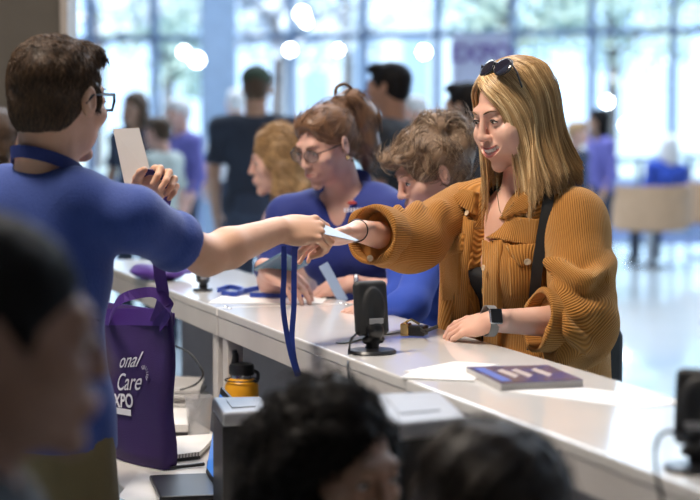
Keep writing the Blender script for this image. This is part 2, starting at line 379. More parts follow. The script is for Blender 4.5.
def strands_mesh(name, P, rad, m, parent, rnd=None, sides=3):
    S_, K, _ = P.shape; T = np.empty_like(P); T[:, 1:-1] = P[:, 2:]-P[:, :-2]; T[:, 0] = P[:, 1]-P[:, 0]; T[:, -1] = P[:, -1]-P[:, -2]
    T /= np.linalg.norm(T, axis=2)[..., None]+1e-9; up = np.array([.3, .5, .81]); A = np.cross(T, up); A /= np.linalg.norm(A, axis=2)[..., None]+1e-9; B = np.cross(T, A)
    V = np.stack([P+rad[..., None]*(A*math.cos(2*PI*k/sides)+B*math.sin(2*PI*k/sides)) for k in range(sides)], 2).reshape(-1, 3)
    s_, i_, k_ = np.meshgrid(np.arange(S_), np.arange(K-1), np.arange(sides), indexing='ij'); j_ = (k_+1) % sides
    f = lambda s, i, k: (s*K+i)*sides+k
    Q = np.stack([f(s_, i_, k_), f(s_, i_, j_), f(s_, i_+1, j_), f(s_, i_+1, k_)], -1).reshape(-1, 4)
    if rnd is None: rnd = RNG.random(S_)
    return mesh_np(name, V, Q, m, parent, True, {'rnd': np.repeat(rnd, K*sides)})
def fuzz(V, N, n, length, field, lift=.25, curl=0, cfreq=3, r=.0007, K=6, jit=.25, sink=.002):
    i = RNG.choice(len(V), n); p = V[i]-N[i]*sink; nn = N[i]; out = [p]; L_ = length*(.6+.8*RNG.random(n)); ph = RNG.random(n)*6.28; fr = cfreq*(.7+.6*RNG.random(n))
    d = field(p, nn); d += jit*RNG.normal(size=d.shape); d = d-nn*(d*nn).sum(1)[:, None]; d /= np.linalg.norm(d, axis=1)[:, None]+1e-9; sd = np.cross(nn, d)
    for k in range(1, K):
        t = k/(K-1); q = V[i]+d*(L_*t)[:, None]+nn*(L_*lift*math.sin(t*2.2)-sink*(1-t)-L_*L_*5.5*t*t)[:, None]
        if curl: q += curl*(sd*np.sin(ph+fr*t*6.28)[:, None]+nn*(.6*np.cos(ph+fr*t*6.28)+.4)[:, None])
        out.append(q)
    P = np.stack(out, 1); rad = np.tile(r*(1-np.linspace(0, 1, K)**3*.8), (n, 1)); return P, rad
# ------------------------------------------------------------------ people
def head_sdf(s, R, t, sc, fem=True, smile=False):
    s.frame(R, t, sc); jw = .056 if fem else .061
    s.ell((0, -.015, .03), (.072, .092, .076), .02)
    s.ell((0, .022, -.035), (.060, .064, .078), .03)
    s.ell((0, .03, -.07), (jw-.008, .05, .04), .02)
    s.ell((0, .074, -.105), (.019 if fem else .024, .017, .016), .018)
    s.cone((-.028, .078, .02), (.028, .078, .02), .0125, .0125, .015)
    for q in (-1, 1):
        s.ell((q*.039, .058, -.027), (.025, .026, .022), .018)
        s.ell((q*.033, .1, .001), (.017, .014, .011), .014, 's')
        s.ell((q*.032, .0745, .0), (.0165, .0145, .0125), .004); s.cone((q*.020, .0885, -.0015), (q*.044, .0835, -.0015), .0018 if smile else .0032, .0018 if smile else .0032, .002, 's')   # eyelids and the slit between them
    s.cone((0, .087, .012), (0, .102, -.028), .0062, .0088, .009)
    s.ell((0, .103, -.033), (.0105, .0105, .0085), .007)
    for q in (-1, 1): s.ell((q*.0115, .095, -.035), (.0068, .0085, .0065), .006)
    for q in (-1, 1): s.ell((q*.006, .103, -.046), (.003, .005, .003), .003, 's')
    if smile:
        s.ell((0, .079, -.066), (.040, .020, .024), .014)
        xs = np.linspace(-.037, .037, 9); s.chain([(x, .101-x*x*15, -.0690+x*x*10) for x in xs], [.0035, .0062, .0080, .0092, .0096, .0092, .0080, .0062, .0035], .003, 's')
        for q in (-1, 1): s.ell((q*.043, .066, -.036), (.024, .022, .021), .015); s.ell((q*.045, .05, -.06), (.02, .03, .03), .02)
    else:
        s.ell((0, .086, -.066), (.026, .014, .017), .012)
        s.cone((-.021, .0925, -.0655), (.021, .0925, -.0655), .002, .002, .003, 's')
    for q in (-1, 1):
        s.ell((q*.078, -.008, -.006), (.008, .017, .03), .006, 'u', np.array(Matrix.Rotation(q*-.3, 3, 'Z')))
        s.ell((q*.086, -.006, -.002), (.006, .01, .018), .004, 's')
    return s
def face_parts(par, R, t, sc, smile=False, lipm='lip', browm='brow', closed=False, irism='iris'):
    w = lambda p: t+R@(np.array(p, float)*sc)
    for q in (-1, 1):
        if not closed:
            g = G(); c = w((q*.032, .0785, -.0015)); g.v = []
            g.add([c+R@(np.array(v)*sc) for v in ellpts(.0125, .0115, .0042 if smile else .0062)[0]], ellpts(.0125, .0115, .0062)[1]); e = g.build('eye', M['eye'], par, True)
            g = G(); c = w((q*.0315-.001, .0874, -.0015)); V_, F_ = ellpts(.0048, .0035, .0036 if smile else .0052); g.add([c+R@(np.array(v)*sc) for v in V_], F_); g.build('iris', M[irism], e, True)
        g = G(); pts = [w((q*(.032+x), .0895-abs(x)*.42+(.0 if abs(x) < .01 else -.0005), .0045-x*x*30+(-.004 if closed else 0)-(.0015 if x*1 > .008 else 0))) for x in np.linspace(-.014, .014, 7)]
        g.tube(pts, [(1.5 if smile else 1)*q_ for q_ in (.0005, .0011, .0015, .0017, .0016, .0013, .0006)], 6); g.build('eyelash', M['lash'], par, True)
        g = G(); pts = [w((q*x, .0935-(x-.015)*.34, .019+.005*math.sin((x-.014)/.036*2.6))) for x in np.linspace(.014, .048, 7)]
        g.tube([p for p in pts], [(1.35 if smile else 1)*q_ for q_ in (.0016, .0026, .0028, .0026, .0022, .0016, .0006)], 6, flat=.6); g.build('eyebrow', M[browm], par, True)
    if smile:
        g = G(); W_ = .041
        up = [w((x, .0985-x*x*16, -.0600+x*x*8.5)) for x in np.linspace(-W_-.002, W_+.002, 11)]
        lo_ = [w((x, .0965-x*x*14.5, -.0790+x*x*19)) for x in np.linspace(-W_-.002, W_+.002, 11)]
        rr = [.0006, .0014, .0020, .0023, .0022, .0020, .0022, .0023, .0020, .0014, .0006]
        g.tube(up, rr, 8).tube(lo_, [r*1.3 for r in rr], 8); g.build('lips', M[lipm], par, True)
        g = G()
        for k in range(-4, 5):
            x = k*.0062; g.add([w((x, .0945-x*x*15.5, -.0650+x*x*9.5))+R@(np.array(v)*sc) for v in ellpts(.0042, .0028, .0052)[0]], ellpts(.0042, .0028, .0052)[1])
        g.build('teeth', M['tooth'], par, True)
        g = G(); V_, F_ = ellpts(.026, .006, .0105); g.add([w((0, .083, -.065))+R@(np.array(v)*sc) for v in V_], F_); g.build('mouth', M['mouth'], par, True)
    else:
        g = G()
        for z0, yy, rr_ in ((-.0628, .0985, .0032), (-.0682, .0975, .0036)):
            g.tube([w((x, yy-x*x*22, z0+(x*x*(-4 if z0 > -.065 else 7)))) for x in np.linspace(-.021, .021, 9)], [rr_*q for q in (.2, .6, .85, 1, .9, 1, .85, .6, .2)], 8)
        g.build('lips', M[lipm], par, True)
def ellpts(a, b, c, n=12):
    V = []; Fc = []; h = 8
    for i in range(h+1):
        for k in range(n): t = PI*i/h; q = 2*PI*k/n; V.append((a*math.sin(t)*math.cos(q), b*math.sin(t)*math.sin(q), c*math.cos(t)))
    for i in range(h):
        for k in range(n): j = (k+1) % n; Fc.append((i*n+j, i*n+k, (i+1)*n+k, (i+1)*n+j))
    return V, Fc
def hand(s, wr, fdir, back, side, curl=(.5, .5, .5, .5), spread=.0, thumb=(.5, .8, -.35), tcurl=.3, sc=1.0, knu=None):
    # frame: y along the fingers, z out of the back of the hand, x towards the thumb
    y = nrm(fdir); z = nrm(np.array(back, float)-y*np.dot(back, y)); x = np.cross(y, z)*side; R = np.stack([x, y, z], 1)
    s.frame(R, np.array(wr, float), sc)
    s.cone((0, -.02, 0), (0, .02, 0), .024, .026, .012, flat=(0, 0, 1), ff=.72)
    s.ell((.002, .05, .0), (.038, .05, .0155), .012); s.ell((.022, .032, -.008), (.019, .03, .015), .01); s.ell((-.022, .04, -.006), (.015, .035, .013), .01)
    L_ = [(.027, .088, .042, .026, .022), (.009, .094, .046, .029, .023), (-.010, .090, .042, .027, .022), (-.028, .080, .033, .021, .02)]
    rs = [(.0098, .0088, .0078, .0065), (.0098, .0088, .0078, .0066), (.0094, .0084, .0074, .0063), (.0086, .0076, .0067, .0057)]
    for i, (fx, fy, a, b, c) in enumerate(L_):
        cu = curl[i]; sp = spread*(1.5-i); p = np.array([fx, fy, 0]); pts = [np.array([fx*.8, fy-.03, .001]), p]; an = 0
        for j, (l, dc) in enumerate(((a, cu*.9), (b, cu*1.1), (c, cu*.8))):
            an += dc; p = p+l*np.array([math.sin(sp)*math.cos(an), math.cos(sp)*math.cos(an), -math.sin(an)]); pts.append(p)
        s.chain(pts, (.0098,)+rs[i], .0035)
    td = nrm(thumb); p0 = np.array([.022, .018, -.006]); p1 = p0+td*.042; d2 = nrm(td+np.array([-.5, .5, -.2])*tcurl); p2 = p1+d2*.032; d3 = nrm(d2+np.array([-.5, .4, -.3])*tcurl); p3 = p2+d3*.024
    s.chain([p0, p1, p2, p3], (.014, .0112, .0098, .0078), .006)
    s.frame()
    return R
CAP = {}
def hair_cap(R, t, sc, style, res, parent, m, n=1500, quiff=True):
    s = S(); s.frame(R, t, sc); w = lambda p: t+R@(np.array(p, float)*sc)
    down = lambda p, nn: np.tile(R@np.array([0, -.35, -1.]), (len(p), 1))
    crown = w((0, -.05, .11))
    def flow(p, nn):
        q = (p-crown)@R/sc; d = q.copy(); d[:, 2] = -.2-abs(q[:, 2])*3; return d@R.T
    field = flow; length = .03; lift = .2; curl = 0; cf = 3; r = .0008; K = 6; jit = .25
    if style in ('short', 'cap', 'bun', 'pony', 'updo', 'curly', 'wavy', 'straight'):
        th = {'short': .0, 'cap': .0, 'pony': .0, 'bun': .0, 'updo': .006, 'curly': .006, 'wavy': .008, 'straight': .006}[style]
        s.ell((0, -.022, .036), (.079+th, .1+th, .085+th), .02); s.ell((0, -.05, -.02), (.069+th, .062+th, .06), .02)
        if style == 'curly': s.ell((.0, -.075, -.03), (.100, .085, .11), .03)
        if style in ('curly', 'wavy', 'straight'): s.ell((0, -.055, -.09), (.075+th, .05+th, .11), .03)
        for q in (-1, 1):
            if style == 'short': s.ell((q*.07, .02, .0), (.010, .014, .03), .01)
            if style in ('curly', 'wavy', 'straight'): s.ell((q*.075, -.01, -.07), (.022+th, .045+th, .11), .03)
        if style == 'short' and quiff: s.ell((0, .05, .088), (.05, .04, .028), .02); s.ell((.0, .082, .082), (.042, .018, .016), .015)
        if style in ('pony', 'updo'): s.ell((0, .03, .07), (.062, .055, .04), .02)
        if style == 'pony':
            s.ell((0, -.1, .095), (.028, .03, .028), .01)
            s.chain([(0, -.11, .09), (0, -.15, .085), (0, -.175, .03), (0, -.165, -.06), (0, -.15, -.13)], (.024, .038, .052, .046, .016), .015)
        if style == 'updo':
            s.ell((0, -.05, .11), (.05, .05, .035), .02); s.ell((0, -.11, .06), (.055, .05, .065), .015); s.ell((.04, -.02, .1), (.035, .05, .03), .012); s.ell((-.045, .03, .075), (.03, .05, .03), .012)
            s.ell((0, .09, .07), (.055, .03, .02), .012)
        # cut away the face and the ears
        s.ell((0, .135, -.045), (.074, .083, .118), .012, 's'); s.ell((0, .1, -.12), (.09, .1, .05), .01, 's')
        if style in ('curly', 'pony'): s.ell((0, .135, .02), (.068, .085, .078), .01, 's')
        if style not in ('curly', 'wavy', 'straight'):
            for q in (-1, 1): s.ell((q*.085, .006, -.022), (.022, .03, .042), .008, 's')
            s.ell((0, .01, -.12), (.1, .07, .06), .01, 's')
    amp = {'short': .0013, 'cap': .001, 'pony': .0015, 'bun': .003, 'updo': .007, 'curly': .009, 'wavy': .006, 'straight': .003}[style]
    fr = {'updo': 75, 'curly': 85, 'wavy': 60}.get(style, 110)
    def wf(P, A):
        q = (P-t)@R; return A+amp*(np.sin(q[..., 0]*fr+3*np.sin(q[..., 2]*30))*np.sin(q[..., 1]*fr*.8+2)+.6*np.sin(q[..., 2]*fr*.55+q[..., 0]*40))
    s.warp(wf, t-.5, t+.5)
    V, Q = s.mesh(res)
    base = w((0, -.115, .09)); top = w((0, -.07, .13))
    def to_pony(p, nn):
        q = (p-t)@R/sc; d = base-p; d[q[:, 1] < -.10] = R@np.array([0, -.15, -1.]); return d
    def to_bun(p, nn):
        d = top-p; d = d/(np.linalg.norm(d, axis=1)[:, None]+1e-6); return d+.8*np.cross(nn, d)*np.sin(p[:, :1]*60+p[:, 2:]*45)
    def backdown(p, nn):
        q = (p-t)@R/sc; d = np.tile(np.array([0, -.25, -1.]), (len(p), 1)); f = q[:, 1] > .02; d[f] = np.array([0, -1.6, -.7]); return d@R.T
    if style == 'short': length = .018; lift = .10; r = .0007; jit = .16
    if style == 'pony': length = .06; lift = .012; jit = .05; K = 7; r = .0011; field = to_pony
    if style == 'updo': length = .055; lift = .035; curl = .0018; jit = .15; K = 9; r = .0012; field = to_bun
    if style == 'curly': length = .04; lift = .12; curl = .005; cf = 2.0; jit = .4; K = 12; r = .0014; field = backdown
    if style == 'wavy': length = .07; lift = .05; curl = .004; cf = 1.4; jit = .2; K = 9; r = .0014; field = backdown
    if style == 'straight': length = .08; lift = .03; jit = .1; K = 8; r = .0012; field = backdown
    o = mesh_np('hair', V, Q, m, parent, True, {'rnd': .28+.25*np.abs(np.sin(((V-t)@R)[:, 0]*400))*np.ones(len(V))})
    if n:
        N = vnormals(V, Q); P, rad = fuzz(V, N, n, length*sc, field, lift, curl, cf, r, K, jit)
        strands_mesh('strands', P, rad, m, o)
    return o
LEG = dict(hip=(.09, 0, .93), knee=(.10, .01, .50), ank=(.10, -.02, .09))
def human(name, label, loc, yaw, H=1.68, head=None, arms=None, skin='skin_f', shirt='royal', sleeve=.55, pants='jean', hair=('short', 'h_brown'), fem=True,
          res=.011, hres=.0035, group=None, neck=None, hip=None, seated=False, nstr=900, face=True, smile=False, long=False, hands=None, shirt_fn=None, build=1.0, opening=None, lean=0, armr=1.0, fine=None, closed=False, nohair=False, noshirt=False, skipfuzz=False):
    k = H/1.7; loc = np.array(loc, float); Rb = rot(yaw); L2 = lambda p: loc+Rb@(np.array(p, float)*k)
    root = empty(name, tuple(loc*np.array([1, 1, 0])), label, 'person', group)
    hipc = L2((0, 0, .93)) if hip is None else np.array(hip); nk = L2((0, -.01+lean, 1.43)) if neck is None else np.array(neck)
    ax = nrm(nk-hipc); xr = Rb@np.array([1., 0, 0]); xr = nrm(xr-ax*np.dot(xr, ax)); fw = np.cross(ax, xr); RT = np.stack([xr, fw, ax], 1); TL = np.linalg.norm(nk-hipc)
    hd = head or {}; hp = np.array(hd.get('pos', nk+np.array([0, 0, .165*k])+Rb@np.array([0, .03, 0]))); hR = rot(hd.get('yaw', yaw), hd.get('pitch', 0), hd.get('roll', 0)); hs = hd.get('s', k*.98)
    J = {}
    for nme, q in (('R', 1), ('L', -1)):
        a = (arms or {}).get(nme)
        if a is None: a = [nk+RT@(np.array([q*.175*build, 0, -.05])*k), L2((q*.235, -.02, 1.11)), L2((q*.24, .10, .90))]
        J[nme] = [np.array(p, float) for p in a]
    def torso(s, inf=0.0, legs=False):
        s.infl = 0; s.frame(RT, hipc, k)
        T = TL/k; bb = build
        s.ell((0, 0, .02), (.155*bb+inf, .112+inf, .12+inf), .03); s.ell((0, .005, T*.30), (.132*bb+inf, .10+inf, .14+inf), .05)
        s.ell((0, 0, T*.66), (.150*bb+inf, .108+inf, .16+inf), .05)
        s.cone((-.10*bb, -.01, T*.90), (.10*bb, -.01, T*.90), .055+inf, .055+inf, .05)
        if fem:
            for q in (-1, 1): s.ell((q*.07, .075, T*.64), (.058+inf, .052+inf, .058+inf), .03)
        s.frame()
        for nme in 'RL': s.cone(nk-ax*.06*k, J[nme][0], (.06+inf)*k, (.050+inf)*k, .05)
    # skin: one continuous body
    s = S(); torso(s, -.008)
    s.cone(nk-ax*.05, hp+hR@(np.array([0, -.03, -.055])*hs), (.056 if fem else .064)*k, (.05 if fem else .058)*k, .025)
    for nme in 'RL':
        a, b, c = J[nme]; s.cone(a, b, .042*k*armr, .036*k*armr, .02); m_ = a*.0+b+(c-b)*.3; s.cone(b, m_, .037*k*armr, .038*k*armr, .015); s.cone(m_, c, .038*k*armr, .025*k*armr, .015)
    fx = []
    hnd = hands or {}
    for nme, q in (('R', 1), ('L', -1)):
        a, b, c = J[nme]; h = hnd.get(nme, {}); fd = h.get('dir', nrm(c-b)); bk = h.get('back', Rb@np.array([q*1., 0, 0.2]))
        hand(s, c, fd, bk, h.get('side', -q if False else (1 if nme == 'L' else -1)), h.get('curl', (.35, .4, .45, .5)), h.get('spread', .05), h.get('thumb', (.5, .8, -.35)), h.get('tcurl', .3), h.get('s', k*.97))
        cc = c+nrm(fd)*.09; fx.append((cc-.115, cc+.115, h.get('res', .006)))
    if seated:
        for q in (-1, 1):
            h0 = hipc+Rb@(np.array([q*.09, 0, 0])*k); kn = h0+Rb@(np.array([q*.03, .42, .0])*k); an = np.array([kn[0], kn[1], .09])
            s.cone(h0, kn, .08*k, .055*k, .02); s.cone(kn, an, .055*k, .036*k, .02); s.cone(an-np.array([0, 0, .05]), an+Rb@np.array([0, .13, -.055]), .033, .026, .02)
    else:
        for q in (-1, 1):
            h0 = hipc+Rb@(np.array([q*.085, 0, -.02])*k); kn = L2((q*.10, .012, .50)); an = L2((q*.11, -.02, .09))
            s.cone(h0, kn, .082*k, .054*k, .03); s.cone(kn, an, .052*k, .034*k, .02); s.cone(an-np.array([0, 0, .05*k]), an+Rb@np.array([0, .13, -.055]), .03, .025, .02)
    head_sdf(s, hR, hp, hs, fem, smile); s.frame()
    lo = np.min([o[1] for o in s.ops], 0)-.03; hi = np.max([o[2] for o in s.ops], 0)+.03; lo[2] = max(lo[2], -.0)
    bx = [(lo, hi, res), (hp-.17*hs, hp+.17*hs, hres)]+fx
    V, Q = multi(s, bx); body = mesh_np('body', V, Q, M[skin], root)
    # shirt
    if not noshirt:
        s = S(); torso(s, .012)
        if long: s.frame(RT, hipc, k); s.ell((0, 0, -.03), (.178*build, .140, .16), .03); s.frame()
        for nme in 'RL':
            a, b, c = J[nme]
            if sleeve <= 1: e = a+(b-a)*sleeve; s.cone(a, e, .057*k*armr, .052*k*armr, .03); s.cyl(e, e+nrm(b-a)*.035, .055*k*armr, .057*k*armr, .02)
            else: s.cone(a, b, .058*k*armr, .048*k*armr, .03); e = b+(c-b)*(sleeve-1); s.cone(b, e, .048*k*armr, .038*k*armr, .02)
        s.frame(RT, hipc, k); T = TL/k
        if opening == 'v': s.cone((0, .16, T*.66), (0, .10, T*1.02), .012, .055, .01, 's')
        if opening == 'low': s.ell((0, .15, T*.95), (.11, .14, .15), .01, 's')
        s.cyl((0, .01, T*.99), (0, .03, T*1.12), .062, .075, .012, 's')
        s.cyl((0, 0, -.3), (0, 0, -.09 if not long else -.05), .3, .3, .004, 's'); s.frame()
        def wf(P, A):
            q = (P-hipc)@RT; return A+.0035*np.sin(q[..., 2]*34+q[..., 0]*22+2*np.sin(q[..., 0]*13))*np.sin(q[..., 0]*17+q[..., 1]*15+1)
        s.warp(wf, hipc-1, hipc+1.2)
        if shirt_fn: shirt_fn(s)
        V, Q = s.mesh(min(res, .009)); sh = mesh_np('shirt', V, Q, M[shirt], root)
    else: sh = None
    # trousers and shoes
    s = S(); s.frame(RT, hipc, k); s.ell((0, 0, 0), (.165, .122, .13), .03); s.cyl((0, 0, -.03), (0, 0, .09), .15, .135, .03); s.frame(); g = G()
    for q in (-1, 1):
        if seated:
            h0 = hipc+Rb@(np.array([q*.09, 0, 0])*k); kn = h0+Rb@(np.array([q*.03, .42, .0])*k); an = np.array([kn[0], kn[1], .09])
        else: h0 = hipc+Rb@(np.array([q*.085, 0, -.04])*k); kn = L2((q*.10, .012, .50)); an = L2((q*.11, -.02, .09))
        s.cone(h0, kn, .092*k, .066*k, .02); s.cone(kn, an, .066*k, .058*k, .02)
        ss = S(); ss.cone(an+np.array([0, 0, -.045]), an+Rb@np.array([0, .14, -.055]), .042, .036, .02); V, Q = ss.mesh(.009, an-.22, np.array([an[0]+.22, an[1]+.22, an[2]+.05])); V[:, 2] = np.maximum(V[:, 2], .0)
        mesh_np('shoe', V, Q, M['shoe'], root)
    V, Q = s.mesh(.012); mesh_np('trousers', V, Q, M[pants], root)
    if hair and not nohair: hair_cap(hR, hp, hs, hair[0], hres*1.3 if hres < .006 else hres, root, M[hair[1]], nstr, len(hair) < 3)
    if face: face_parts(root, hR, hp, hs, smile, closed=closed)
    return dict(root=root, nk=nk, hip=hipc, RT=RT, T=TL, k=k, hp=hp, hR=hR, hs=hs, J=J, shirt=sh, body=body)
FINAL_DETAIL = True
# ================================================================== STRUCTURE
A = math.atan(657/F); U = np.array([-math.sin(A), math.cos(A), 0]); Wd = np.array([math.cos(A), math.sin(A), 0]); RC = np.stack([Wd, U, [0, 0, 1]], 1)
CT = 1.07; P0 = onz(217, 308, CT); CW = float(np.dot(onz(614, 379, CT)-P0, Wd)); DT = .74
def cp(w, u, z): return np.array([P0[0], P0[1], 0])+Wd*w+U*u+np.array([0, 0, z])
g = G(); g.prism([(-16, -4), (18, -4), (18, 21.6), (-16, 25.5)], -.1, 0); struct(g.build('floor', M['floor']))
g = G(); g.prism([(-16, 25.5), (18, 21.6), (18, 46), (-16, 46)], -.1, 0.0); struct(g.build('floor_carpet', M['carpet']))
g = G(); g.prism([(-17, -5), (19, -5), (19, 26), (-17, 40.3)], 9, 9.2); struct(g.build('ceiling', M['ceil']))
g = G(); g.box((1, -4.1, 4.5), (34, .2, 9)); struct(g.build('wall_back', M['taupe']))
g = G(); g.box((-16.1, 20, 4.5), (.2, 50, 9)); struct(g.build('wall_side', M['ceil']))
g = G(); g.box((18.1, 12, 4.5), (.2, 34, 9)); struct(g.build('wall_right', M['ceil']))
xw = at(62, 100, 7.6)[0]
g = G(); g.box(((xw-6)/2-.0, 7.7, 4.5), (6+xw+(-xw)*2 if False else abs(-6-xw), .24, 9)); struct(g.build('wall_left', M['taupe']))
g = G(); g.box((xw+.015, 7.7, 4.5), (.03, .27, 9), None, .004); struct(g.build('trim_1', M['trimw']))
# glazed facade
fa = math.radians(-22); FX = np.array([math.cos(fa), math.sin(fa), 0]); FN = np.array([-FX[1], FX[0], 0]); FO = np.array([3.9, 31.5, 0]); RF = np.stack([FX, FN, [0, 0, 1]], 1)
SP = 1.32
for i in range(-13, 8):
    a = FO+FX*(SP*i)
    fr = D.objects.new('window_%d' % (i+14), None); COL.objects.link(fr); fr.location = tuple(a); fr['kind'] = 'structure'
    g = G(); g.box(a+np.array([0, 0, 4.5]), (.09, .2, 9), RF, .01); g.build('mullion', M['mull'], fr)
    g = G(); g.box(a+FX*SP/2+np.array([0, 0, 2.85]), (SP-.13, .16, .11), RF, .01)
    g.box(a+FX*SP/2+np.array([0, 0, 5.9]), (SP-.13, .16, .11), RF, .01); g.box(a+FX*SP/2+np.array([0, 0, .1]), (SP-.13, .16, .2), RF, .01); g.build('transom', M['mull'], fr)
    g = G(); g.box(a+FX*SP/2+np.array([0, 0, 4.5]), (SP-.13, .012, 8.8), RF); g.build('pane', M['glass'], fr)
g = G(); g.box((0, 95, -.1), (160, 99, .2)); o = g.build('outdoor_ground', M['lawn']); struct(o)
# interior column seen dark behind the crowd
g = G(); c = at(219, 110, 24); g.box((c[0], 24, 1.9), (.42, .42, 3.8), None, .03); o = g.build('column', M['mull']); struct(o)
# ================================================================== OUTSIDE
def tree(x, y, h, r, m, label, n=1700, seed=0):
    rg = np.random.default_rng(seed); t = empty('tree', (x, y, 0), label, 'tree', 'trees outside the glass')
    g = G(); g.tube([(x, y, 0), (x+.1, y, h*.3), (x-.1, y+.1, h*.6), (x, y, h*.85)], [.22, .17, .12, .04], 8)
    for k in range(7):
        a = k*2.4; z = h*(.35+.06*k); g.tube([(x, y, z), (x+math.cos(a)*r*.4, y+math.sin(a)*r*.4, z+.7), (x+math.cos(a)*r*.8, y+math.sin(a)*r*.8, z+1.1)], [.08, .05, .02], 6)
    g.build('trunk', M['bark'], t)
    cl = rg.normal(size=(26, 3)); cl /= np.linalg.norm(cl, axis=1)[:, None]; cl = cl*rg.random((26, 1))**.4*np.array([r, r, h*.36])+np.array([x, y, h*.62])
    c = cl[rg.integers(0, 26, n)]+rg.normal(size=(n, 3))*r*.17; a = rg.normal(size=(n, 3)); a /= np.linalg.norm(a, axis=1)[:, None]; b = np.cross(a, rg.normal(size=(n, 3))); b /= np.linalg.norm(b, axis=1)[:, None]
    s = .16+.12*rg.random((n, 1)); V = np.stack([c-a*s, c-b*s*.45, c+a*s, c+b*s*.45], 1).reshape(-1, 3); Q = np.arange(4*n).reshape(-1, 4)
    mesh_np('foliage', V, Q, m, t, False)
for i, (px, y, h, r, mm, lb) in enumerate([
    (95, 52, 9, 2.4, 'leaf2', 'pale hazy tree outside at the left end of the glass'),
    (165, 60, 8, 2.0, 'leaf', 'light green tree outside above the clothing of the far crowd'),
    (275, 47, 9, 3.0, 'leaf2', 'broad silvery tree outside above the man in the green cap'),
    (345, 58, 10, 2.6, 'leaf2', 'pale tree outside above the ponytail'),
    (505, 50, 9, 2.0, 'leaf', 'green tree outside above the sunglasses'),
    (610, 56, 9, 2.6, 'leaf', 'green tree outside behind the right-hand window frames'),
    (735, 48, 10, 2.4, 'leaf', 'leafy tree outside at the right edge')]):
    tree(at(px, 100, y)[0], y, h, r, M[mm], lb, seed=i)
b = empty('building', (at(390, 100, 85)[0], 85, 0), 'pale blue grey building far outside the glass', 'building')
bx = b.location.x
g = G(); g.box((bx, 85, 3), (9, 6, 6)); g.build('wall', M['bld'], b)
for k in range(4):
    g = G(); g.box((bx-3.2+k*2.1, 81.95, 3), (1.1, .1, 3.4)); g.build('window', M['mull'], b)
# ================================================================== COUNTERS
def counter(u0, u1, label):
    t = empty('counter', tuple(cp(CW/2, (u0+u1)/2, 0)), label, 'counter'); L_ = u1-u0; um = (u0+u1)/2
    g = G(); g.box(cp(CW/2, um, CT-.012), (CW, L_-.006, .024), RC, .004); g.build('worktop', M['white'], t)
    g = G()
    for w_ in (.012, CW-.012): g.box(cp(w_, um, CT-.05), (.02, L_-.01, .052), RC, .002)
    for u_ in (u0+.012, u1-.012): g.box(cp(CW/2, u_, CT-.05), (CW-.05, .02, .052), RC, .002)
    g.build('rail', M['whitef'], t)
    for w_ in (.03, CW-.03):
        for u_ in (u0+.05, u1-.05):
            g = G(); g.box(cp(w_, u_, (CT-.076)/2), (.045, .045, CT-.078), RC, .004); g.build('leg', M['whitef'], t)
    g = G(); g.box(cp(CW-.07, um, .53), (.012, L_-.11, .90), RC); g.build('panel', M['panel'], t)
    for w_ in (.03, CW-.03):
        for u_ in (u0+.02, u1-.02): g = G(); g.lathe(cp(w_, u_, CT+.0002), [(0, 0), (.007, 0), (.006, .0015), (0, .002)], 12); g.build('corner_fitting', M['silver'], t, True)
    return t
counter(-3.3, 0, 'long white glossy counter the tan jacket woman leans on')
counter(.004, 1.75, 'white counter at the left with lanyards, continuing behind the man')
t = empty('desk', tuple(cp(-.22, -1.6, 0)), 'lower white desk below the staff side of the counter', 'desk')
g = G(); g.box(cp(-.215, -1.35, DT-.0125), (.39, 3.6, .025), RC, .004); g.build('desktop', M['desk'], t)
for w_ in (-.38, -.05):
    for u_ in (-3.05, .35): g = G(); g.box(cp(w_, u_, (DT-.027)/2), (.04, .04, DT-.027), RC, .004); g.build('leg', M['whitef'], t)
# ================================================================== TAN JACKET WOMAN
wd = 4.74
wloc = np.array([at(523, 200, wd)[0], wd, 0]); wyaw = math.radians(130)      # faces left and towards the camera
fwd = rot(wyaw)@np.array([0, 1., 0]); rgt = rot(wyaw)@np.array([1., 0, 0])
shR = at(464, 210, 4.86); elR = at(408, 241, 4.66); wrR = at(358, 231, 4.49)
shL = at(574, 218, 4.60); elL = at(585, 322, 4.46); wrL = at(493, 321, 4.385)
hipw = np.array([wloc[0]+.03, wloc[1]+.06, .93]); nkw = at(519, 196, wd-.03); hpw = at(514.5, 111.5, 4.67)
WY = math.radians(122)
Wm = human('person', 'smiling blonde woman in a tan corduroy jacket standing at the counter', wloc, wyaw, 1.70, head=dict(pos=hpw, yaw=WY, pitch=-.27, roll=.02, s=1.06),
    arms={'R': (shR, elR, wrR), 'L': (shL, elL, wrL)}, skin='skin_f', shirt='black', sleeve=.4, pants='jean', hair=None, fem=True, res=.008, hres=.0023,
    neck=nkw, hip=hipw, smile=True, opening='low', noshirt=False,
    hands={'R': dict(dir=at(318, 240, 4.46)-at(358, 231, 4.49), back=(-.1, .4, .9), curl=(.22, .26, .30, .34), thumb=(.75, .6, -.1), res=.0028, s=.92),
           'L': dict(dir=at(440, 331, 4.47)-at(493, 321, 4.385), back=(-.05, -.60, .80), curl=(.22, .30, .34, .36), thumb=(.45, .85, -.45), spread=.03, res=.0022, s=.92)})
root = Wm['root']
